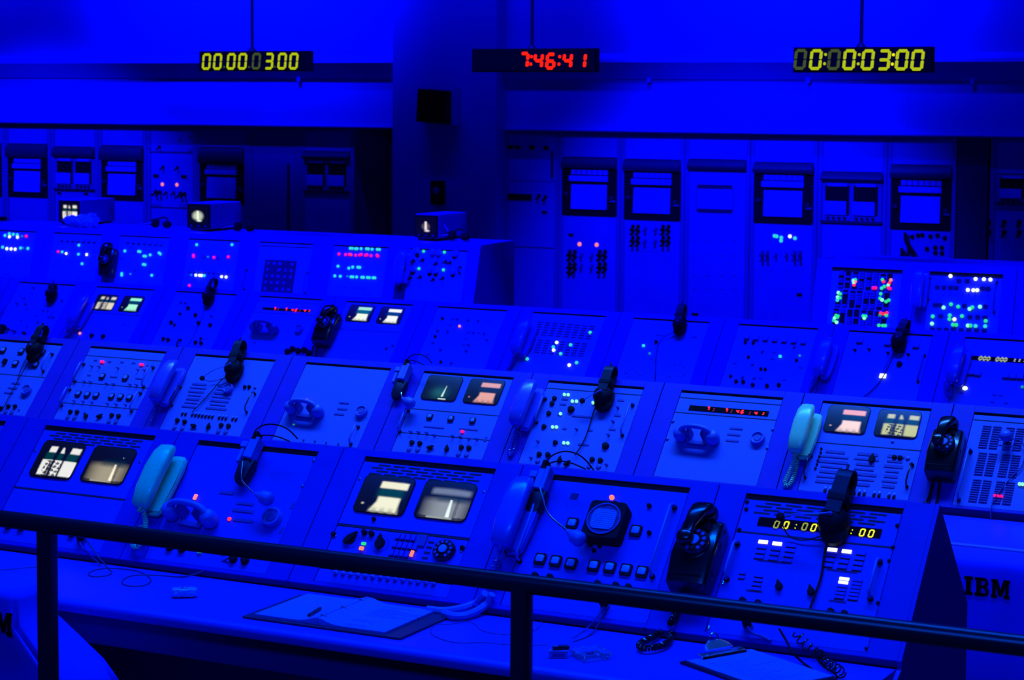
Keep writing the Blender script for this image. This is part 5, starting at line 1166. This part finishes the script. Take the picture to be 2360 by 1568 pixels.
def tophead(px, py, label, cab=()):
    p = atZ(px, py, ZT); t = empty('headset', (p[0], 12.7, ZT), label, 'headset'); M = W[t.name]
    P(t, 'ear_cup', MB().sell(.032, .03, .034, .8, .9, T(0, 0, .034)).mesh('matte_black', smooth=True), M)
    P(t, 'second_cup', MB().sell(.032, .03, .026, .8, .9, T(.10, .01, .026)).mesh('matte_black', smooth=True), M)
    P(t, 'headband', MB().tube(smooth_path([(0, 0, .05), (.02, .05, .075), (.07, .06, .07), (.10, .01, .045)]), .007, 7).mesh('dark_leather', smooth=True), M)
    P(t, 'boom', MB().tube(smooth_path([(0, -.02, .04), (-.06, -.05, .03), (-.09, -.05, .02)]), .004, 6).mesh('knob_blue'), M)
    if cab: P(t, 'headset_cable', MB().tube(smooth_path(cab), .008, 7).mesh('console_paint', smooth=True), M)
    return t
tophead(370, 524, 'dark headset lying on the rear row top left of the rocket monitor')
tophead(570, 531, 'dark headset lying on the rear row top right of the rocket monitor')
tophead(1083, 549, 'dark headset with a pale cable beside the dim rocket monitor', [(-.12, .0, .14), (-.08, 0, .13), (-.03, 0, .06), (0, 0, .04)])
p = atZ(240, 517, ZT); t = empty('plastic_wrap', (p[0] + .02, 12.54, ZT + .008), 'crumpled clear plastic wrap beside the left monitor', 'wrap')
q = random.Random(3)
for k in range(3):
    mb = MB().sell(.07 - .015 * k, .05, .035 + .01 * k, .8, .8, T(-.08 + .09 * k, 0, .03)); mb.v = [v + Vector((q.uniform(-.01, .01), q.uniform(-.01, .01), q.uniform(-.006, .01))) for v in mb.v]
    P(t, 'wrap_fold', mb.mesh('crumpled'), W[t.name])
p = atZ(8, 507, ZT); t = empty('black_folder', (p[0] - .05, 12.72, ZT), 'flat black folder on the rear row top at the left edge', 'folder')
P(t, 'cover', MB().box(-.12, .12, -.09, .09, 0, .028).mesh('matte_black', bevel=.004), W[t.name]); P(t, 'pages', MB().box(-.11, .11, -.088, .08, .006, .022).mesh('paper'), W[t.name] @ T(.002, -.004, 0))

# ------------------------------------------------------------------ things on the front worktop
ZD = .776
def D(px, py, z=ZD): return atZ(px, py, z)
def frame2(a, b_, c):                        # plane frame from three desk pixels: origin a, x to b, y to c
    A, Bp, Cp = D(*a), D(*b_), D(*c); ux = (Bp - A); uy = (Cp - A)
    return A, ux, uy
A, ux, uy = frame2((558, 1425), (923, 1476), (675, 1373)); bw_, bh_ = ux.length, uy.length; ang = math.atan2(ux.y, ux.x); bh_ = min(bh_, .34)
t = empty('binder', (A.x, A.y, ZD), 'open book of white pages lying on a dark binder on the front worktop', 'book', rot=Rz(ang)); M = W[t.name]
P(t, 'cover', MB().box(0, bw_, 0, bh_, 0, .006).mesh('dark_hood', bevel=.002), M)
g = []; N = 40
def pageprofile(x):
    d = abs(x - bw_ * .47) / .034
    return .009 + .013 * math.exp(-d * d) + .004 * (1 if x < bw_ * .47 else .8)
x0p, x1p = .032, bw_ - .055
for side, (a0, a1) in enumerate(((x0p, bw_ * .47 - .001), (bw_ * .47 + .001, x1p))):
    poly = [(a0 + (a1 - a0) * k / 20, pageprofile(a0 + (a1 - a0) * k / 20)) for k in range(21)]
    poly += [(a1, .0065), (a0, .0065)]
    P(t, 'page_block', MB().prism(poly, .012, bh_ - .006, axis=1).mesh('paper', smooth=True, sharp=40), M)
ln = random.Random(4)
for k in range(22):
    yy = .03 + k * (bh_ - .06) / 22; 
    if ln.random() < .75:
        xx = bw_ * .52 + ln.random() * .03; l = .06 + ln.random() * .12
        P(t, 'written_line', MB().box(xx, xx + l, yy, yy + .0012, pageprofile(xx + l) - .001, pageprofile(xx + l) + .0006).mesh('label_dark'), M)
for yy in (.04, bh_ * .5, bh_ - .05): P(t, 'ring', MB().tube([(bw_ * .47 + .012 * math.cos(a), yy, .020 + .008 * math.sin(a)) for a in [PI * k / 8 for k in range(9)]], .0012, 6).mesh('black_metal'), M)
p1, p2_ = D(712, 1419, ZD + .019), D(742, 1400, ZD + .019)
t = empty('pen', p1, 'black pen lying on the left page of the open book', 'pen'); P(t, 'barrel', MB().tube([p1, p1.lerp(p2_, .85)], .0052, 8).mesh('black_plastic', smooth=True), Matrix()); P(t, 'tip', MB().tube([p1.lerp(p2_, .85), p2_], [.0035, .001], 8).mesh('silver'), Matrix())
# crumpled pack
ln_ = random.Random(8)
A = D(425, 1376); t = empty('crumpled_pack', A, 'shiny crumpled pack with a black square, alone on the worktop at left', 'pack', rot=Rz(.62))
mb = MB().box(-.034, .034, -.02, .02, 0, .018); 
mb = MB().sell(.036, .021, .012, .4, .4, T(0, 0, .0135)); mb.v = [v + Vector((ln_.uniform(-.002, .002), ln_.uniform(-.002, .002), ln_.uniform(-.0018, .002))) for v in mb.v]
P(t, 'pack_body', mb.mesh('crumpled'), W[t.name]); P(t, 'black_label', MB().box(-.008, .012, -.012, .012, .022, .0262).mesh('matte_black', bevel=.002), W[t.name])
# thick hoses
def cable(name, pts, r, m, label, cat='cable', z=None):
    P_ = smooth_path(pts, 3); t = link(name, MB().tube(P_, r, 8).mesh(m, smooth=True), label=label, cat=cat); return t
cable('hose', [R1.pt(1118, 1368, .02), D(1098, 1392, ZD + .02), D(1060, 1404, ZD + .012), D(1022, 1410, ZD + .012), D(985, 1405, ZD + .012)], .011, 'grey_part', 'upper of two grey-blue hoses curving down beside the open book', 'hose')
cable('hose', [R1.pt(1134, 1370, .02), D(1120, 1398, ZD + .02), D(1078, 1420, ZD + .012), D(1045, 1422, ZD + .012), D(1023, 1414, ZD + .012)], .011, 'grey_part', 'lower of two grey-blue hoses, bending under the first', 'hose')
cable('thin_cable', [D(1230, 1380, ZD + .02), D(1248, 1425), D(1246, 1448), D(1200, 1467), D(1110, 1458), D(1098, 1440), D(1078, 1431), D(1040, 1440), D(1000, 1438), D(988, 1460), D(1020, 1476), D(1060, 1484), D(1110, 1480), D(1180, 1488), D(1262, 1487)], .0016, 'label_dark', 'thin dark cable looping over the worktop right of the open book')
cable('thin_cable', [R1.pt(196, 1240, .02), D(225, 1282, ZD + .03), D(247, 1308), D(262, 1322), D(240, 1330), D(205, 1330), D(203, 1320), D(235, 1310), D(290, 1312), D(330, 1320), D(352, 1338), D(335, 1352), D(290, 1352), D(277, 1342), D(300, 1326), D(360, 1326), D(430, 1333), D(495, 1305, ZD + .03), R1.pt(532, 1284, .01)], .0024, 'desk_edge', 'blue cable lying in two loops on the left of the worktop')
cable('thin_cable', [R1.pt(184, 1250, .02), D(190, 1265, ZD + .06), D(205, 1277, ZD + .03), D(232, 1304)], .0024, 'label_dark', 'short dark cable hanging from a black plug at left')
cable('thin_cable', [D(-30, 1316), D(30, 1312), D(70, 1308), D(125, 1306)], .002, 'label_dark', 'straight dark cable crossing behind the left rail post')
cable('thin_cable', [R1.pt(1392, 1398, .02), D(1372, 1430, ZD + .03), D(1350, 1452), D(1320, 1472)], .0020, 'label_dark', 'thin cable running up from the small box to the console')
cable('thin_cable', [R1.pt(1404, 1400, .02), D(1384, 1432, ZD + .02), D(1362, 1466), D(1322, 1480)], .0020, 'desk_edge', 'second thin cable beside the one from the small box')
cable('thin_cable', [R1.pt(1722, 1445, .02), R1.pt(1735, 1462, .01), R1.pt(1758, 1467, .005), R1.pt(1776, 1478, .004)], .0045, 'label_dark', 'short dark cable sagging from a plug near the clipboard')
cable('thin_cable', [R1.pt(1796, 1450, .03), R1.pt(1815, 1482, .02), D(1826, 1506, ZD + .03), D(1850, 1528), D(1884, 1552, ZD + .003)], .003, 'matte_black', 'thin black cable sweeping down beside the coiled cord')
# connectors hanging at the console foot
for px, py, lb in ((187, 1240, 'black plug at the console foot by the left rail post'), (1392, 1392, 'dark plug at the console foot above the small box'), (1722, 1440, 'dark plug at the console foot left of the coiled black cord')):
    u, w_ = R1.uw(px, py, .012); t = empty('cable_plug', R1.at(u, w_, .0).translation, lb, 'plug', rot=R1.M.to_3x3().to_4x4())
    P(t, 'plug_body', MB().lathe([(.011, 0), (.012, .02), (.008, .036), (.004, .042)], 12).mesh('matte_black', smooth=True, sharp=50), W[t.name]); P(t, 'collar', MB().lathe([(.0135, 0), (.0135, .008)], 12).mesh('knob_blue'), W[t.name])
# small box with black wallet, ashtray
A = D(1287, 1515); t = empty('small_box', A, 'small pale blue box on the worktop right of the rail post', 'box', rot=Rz(.45)); P(t, 'box_body', MB().box(-.024, .024, -.013, .013, 0, .020).mesh('grey_part', bevel=.002), W[t.name]); P(t, 'lid_line', MB().box(-.0245, .0245, -.0135, .0135, .015, .0165).mesh('label_dark'), W[t.name]); P(t, 'side_label', MB().box(-.016, .016, -.0142, -.0125, .004, .012).mesh('label_dark'), W[t.name])
t = empty('black_pack', (A.x + .004, A.y + .004, ZD + .0206), 'glossy black pack lying on the small pale box', 'pack', rot=Rz(.62)); P(t, 'pack_body', MB().box(-.022, .022, -.011, .011, 0, .009).mesh('black_plastic', bevel=.003), W[t.name]); P(t, 'pack_flap', MB().box(-.022, -.008, -.0112, .0112, .008, .0105).mesh('knob_blue', bevel=.001), W[t.name])
A = D(1361, 1515); t = empty('ashtray', A, 'square clear glass ashtray on the worktop beside the small box', 'ashtray', rot=Rz(.95))
P(t, 'glass_bowl', MB().prism([(.012, .010), (.044, .022), (.048, .022), (.050, .0), (.0, .0), (.0, .010)], 0, 1, axis=0).mesh('glass') if 0 else MB().add(
    [(x * s_, y * s_, z) for (s_, z) in ((.036, 0), (.036, .004), (.043, .016), (.037, .016), (.028, .006)) for x, y in ((1, 1), (-1, 1), (-1, -1), (1, -1))],
    [(j * 4 + k, j * 4 + (k + 1) % 4, (j + 1) * 4 + (k + 1) % 4, (j + 1) * 4 + k) for j in range(4) for k in range(4)] + [(0, 3, 2, 1), (16, 17, 18, 19)]).mesh('glass', bevel=.001), W[t.name])
for k in range(4): P(t, 'rest_notch', MB().box(-.004, .004, .036, .043, .013, .0168, Rz(PI / 2 * k)).mesh('crumpled'), W[t.name])
P(t, 'butt', MB().tube([(-.01, 0, .0105), (.012, .006, .0105)], .0035, 8).mesh('label_dark'), W[t.name])
# clipboard
A, ux, uy = frame2((1566, 1530), (1730, 1500), (1700, 1598)); ang = math.atan2(ux.y, ux.x)
t = empty('clipboard', (A.x, A.y, ZD), 'clipboard with white sheets and a chrome clip at the lower right', 'clipboard', rot=Rz(ang)); M = W[t.name]
P(t, 'board', MB().box(0, .235, -.33, 0, 0, .005).mesh('black_plastic', bevel=.001), M)
P(t, 'paper_sheet', MB().box(.014, .226, -.32, -.012, .0052, .0085).mesh('paper'), M)
for k in range(12): P(t, 'written_line', MB().box(.04, .08 + ln.random() * .12, -.07 - k * .018, -.068 - k * .018, .0084, .009).mesh('knob_blue'), M)
c = P(t, 'clip_bar', MB().prism([(-.034, .0087), (-.030, .016), (-.010, .020), (.002, .012), (.002, .0087)], .05, .195).mesh('silver', bevel=.001), M)
P(c, 'clip_lever', loft(MB(), [(-.012, .122, .045, .024, .002), (.0, .122, .040, .032, .002), (.012, .122, .022, .040, .002)]).mesh('silver', smooth=True), M)
P(c, 'clip_ring', MB().tube([(.122 + .013 * math.cos(a), .012 + .002 * math.sin(a), .046 + .013 * math.sin(a)) for a in [2 * PI * k / 16 for k in range(16)]], .0022, 6, closed=True).mesh('silver', smooth=True), M)
# coiled headset cord at right
pts = [R1.pt(1836, 1458, .03), R1.pt(1850, 1480, .02), R1.pt(1870, 1498, .015), R1.pt(1890, 1510, .015), D(1905, 1530, ZD + .02), D(1930, 1543, ZD + .016), D(1938, 1552, ZD + .016)]
link('coiled_cord', coil(smooth_path(pts), .013, .0022, .019, 5, 14).mesh('black_plastic', smooth=True), label='loose coiled black cord tumbling onto the worktop at right', cat='cord')
# flat dark card at the left edge
A = D(38, 1362); t = empty('dark_card', A, 'flat dark folder lying askew on the worktop at the left edge', 'folder', rot=Rz(.35))
P(t, 'cover', MB().prism([(-.20, -.16), (.06, -.10), (.0, .10), (-.22, .10)], 0, .004, axis=2).mesh('dark_hood'), W[t.name]); P(t, 'sheet', MB().prism([(-.19, -.15), (.05, -.095), (-.005, .09), (-.21, .09)], .0042, .006, axis=2).mesh('dark_hood'), W[t.name])

# ------------------------------------------------------------------ guard rail
YR = 3.925
zr = atY(1160, 1340, YR)[2]
t = empty('guard_rail', (-2.0, YR, FLOOR), 'black pipe guard rail crossing the whole foreground on square posts', 'railing')
RR = .0205
P(t, 'hand_rail', MB().lathe([(RR, 0), (RR, 6.6)], 20, T(-6.2, YR, zr) @ Matrix.Rotation(PI / 2, 4, 'Y')).mesh('black_metal', smooth=True, sharp=60), Matrix())
for px in (110, 1202.5):
    x = atY(px, 1400, YR)[0]
    o = P(t, 'post', MB().rrect(.040, .040, FLOOR + .012, zr - .006, .45, T(x, YR)).mesh('black_metal', smooth=True, sharp=50), Matrix())
    P(o, 'base_plate', MB().box(x - .05, x + .05, YR - .05, YR + .05, FLOOR + .001, FLOOR + .012).mesh('black_metal', bevel=.002), Matrix())
for x in (-4.55, -.75):
    o = P(t, 'post', MB().rrect(.040, .040, FLOOR + .012, zr - .006, .45, T(x, YR)).mesh('black_metal', smooth=True, sharp=50), Matrix())
    P(o, 'base_plate', MB().box(x - .05, x + .05, YR - .05, YR + .05, FLOOR + .001, FLOOR + .012).mesh('black_metal', bevel=.002), Matrix())

# ------------------------------------------------------------------ cloth-covered chairs
def slab_letters(M, h, parent, spacing=1.0):
    # slab-serif capitals I B M, drawn as outline prisms; x starts at 0
    th = .0015; W_ = {'I': .48, 'B': .80, 'M': 1.0}; x = 0; out = []
    for ch in 'IBM':
        mb = MB(); s_ = .17; c = W_[ch]
        def bx2(a, b_, c_, d): mb.box((x + a) * h, (x + b_) * h, -th, 0, c_ * h, d * h)
        def pr(poly): mb.prism([((x + a) * h, b_ * h) for a, b_ in poly], -th, 0, axis=1)
        if ch == 'I': bx2(0, c, 0, s_); bx2(0, c, 1 - s_, 1); bx2(c / 2 - .13, c / 2 + .13, s_, 1 - s_)
        elif ch == 'B':
            bx2(.10, .34, s_, 1 - s_); bx2(0, .52, 0, s_); bx2(0, .50, 1 - s_, 1); bx2(.34, .50, .44, .58)
            for cy, ry, rx in ((.735, .265, .26), (.27, .27, .30)):
                o_ = [(.48 + rx * math.cos(a), cy + ry * math.sin(a)) for a in [-PI / 2 + PI * k / 12 for k in range(13)]]; i_ = [(.48 + (rx - .17) * math.cos(a), cy + (ry - .13) * math.sin(a)) for a in [PI / 2 - PI * k / 12 for k in range(13)]]
                for k in range(12):
                    pr([o_[k], o_[k + 1], i_[11 - k], i_[12 - k]])
        else:
            bx2(.06, .24, s_, 1 - s_); bx2(c - .24, c - .06, s_, 1 - s_); bx2(0, .32, 0, s_); bx2(c - .32, c, 0, s_); bx2(0, .24, 1 - s_, 1); bx2(c - .24, c, 1 - s_, 1)
            pr([(.12, 1), (.34, 1), (.58, .18), (.42, .10)]); pr([(c - .34, 1), (c - .12, 1), (.58, .10), (.42, .18)])
        P(parent, 'letter', mb.mesh('ink'), M); x += c + .10
def chair(cx, yb, ztop, hw_top, label, arms, lx, lz, lh, tilt, rot=0., depth=.10, rs=1.):
    t = empty('covered_chair', (cx, yb, FLOOR), label, 'chair', rot=Rz(rot)); M = W[t.name]; zt = ztop - FLOOR
    # cloth cover: thin draped shell; back panel faces the gallery
    secs = []
    prof = [(zt, .8, -.0), (zt - .012, .97, 0), (zt - .04, 1.0, 0), (zt - .14, 1.03, .02)] 
    n = 120; vs = []; fs = []
    rowsz = [(zt + .002, .55, .3), (zt, .85, .8), (zt - .008, .96, .95), (zt - .03, 1.0, 1.0), (zt - .10, 1.04, 1.05)]
    z = zt - .10; k = 0
    while z > .25: z -= .06; k += 1; rowsz.append((z, 1.04 + min(arms, arms * k / 2.5), 1.1 + .9 * min(1, k / 4)))
    for j, (z, fx, fy) in enumerate(rowsz):
        for i in range(n):
            a = 2 * PI * (i + .5) / n; c, s_ = math.cos(a), math.sin(a)
            fold = 1 + (.05 * math.sin(a * 7 + j * .25) + .03 * math.sin(a * 13)) * min(1, max(0, j - 4) / 4) * (0 if s_ < -.75 else 1)
            x = hw_top * fx * math.copysign(abs(c) ** .35, c) * fold * (rs if c > 0 else 1); y = depth * fy * math.copysign(abs(s_) ** .35, s_)
            if s_ < 0: y = y / (fy if fy > 1 else 1) - tilt * (zt - z)
            else: y = y * fold
            if arms > .1 and j > 3:
                dpl = math.exp(-((a - (PI * 1.80 + .012 * j)) / .075) ** 2) * min(1, (j - 3) / 4) * .055; x -= dpl; y += dpl * .8
            vs.append((x, y + depth, z))
    for j in range(len(rowsz) - 1):
        for i in range(n): i2 = (i + 1) % n; fs.append((j * n + i, j * n + i2, (j + 1) * n + i2, (j + 1) * n + i))
    fs.append(tuple(range(n)))
    P(t, 'cloth_cover', MB().add(vs, fs).mesh('cloth', smooth=True, sharp=60), M)
    P(t, 'seat', MB().box(-hw_top * .95, hw_top * .95, .12, .5, .40, .46).mesh('dark_hood', bevel=.01), M) if arms < .1 else None
    for sx in (-1, 1):
        for sy in (.03, .18): P(t, 'leg', MB().tube([(sx * hw_top * .8, sy, .002), (sx * hw_top * .7, sy, .3)], .012, 8).mesh('black_metal'), M)
    Mt = M @ T(lx, -tilt * (zt - lz + FLOOR) - .003, lz - FLOOR) @ Matrix.Rotation(-math.atan(tilt), 4, 'X')
    slab_letters(Mt, lh, t)
    return t
chair(-3.985, 4.42, .862, .165, 'chair under a pale cloth cover with black letters IBM, partly cut at lower left', .95, .030, .745, .060, .06, rs=1.08)
chair(-1.66, 6.40, .795, .27, 'chair under smooth blue cloth with black letters IBM, beyond the front row end', .04, -.092, .688, .057, .04)

# ------------------------------------------------------------------ groups of repeated things
GR = {'clock': 'clocks hanging on rods', 'monitor': 'small monitors on the rear row', 'headset': 'headsets on the consoles', 'cabinet': 'rack cabinets along the back wall',
      'chair': 'cloth-covered chairs', 'handset': 'operator handsets on rests', 'plug': 'plugs at the console foot', 'hose': 'hoses beside the open book', 'cable': 'thin cables on the front worktop', 'desk': 'console row worktops'}
for o in list(COL.objects):
    c = o.get('category')
    if not c or o.parent: continue
    if c == 'console': o['group'] = ('front-row console bays' if o.location.y < 6 else 'second-row console bays' if o.location.y < 9 else 'third-row console bays' if o.location.y < 11.5 else 'rear-row console bays')
    elif c == 'phone' and o.name.startswith('rotary'): o['group'] = 'black rotary phones on the consoles'
    elif c == 'phone' and o.name.startswith('wall_handset'): o['group'] = 'handset phones between the console bays'
    elif c in GR: o['group'] = GR[c]
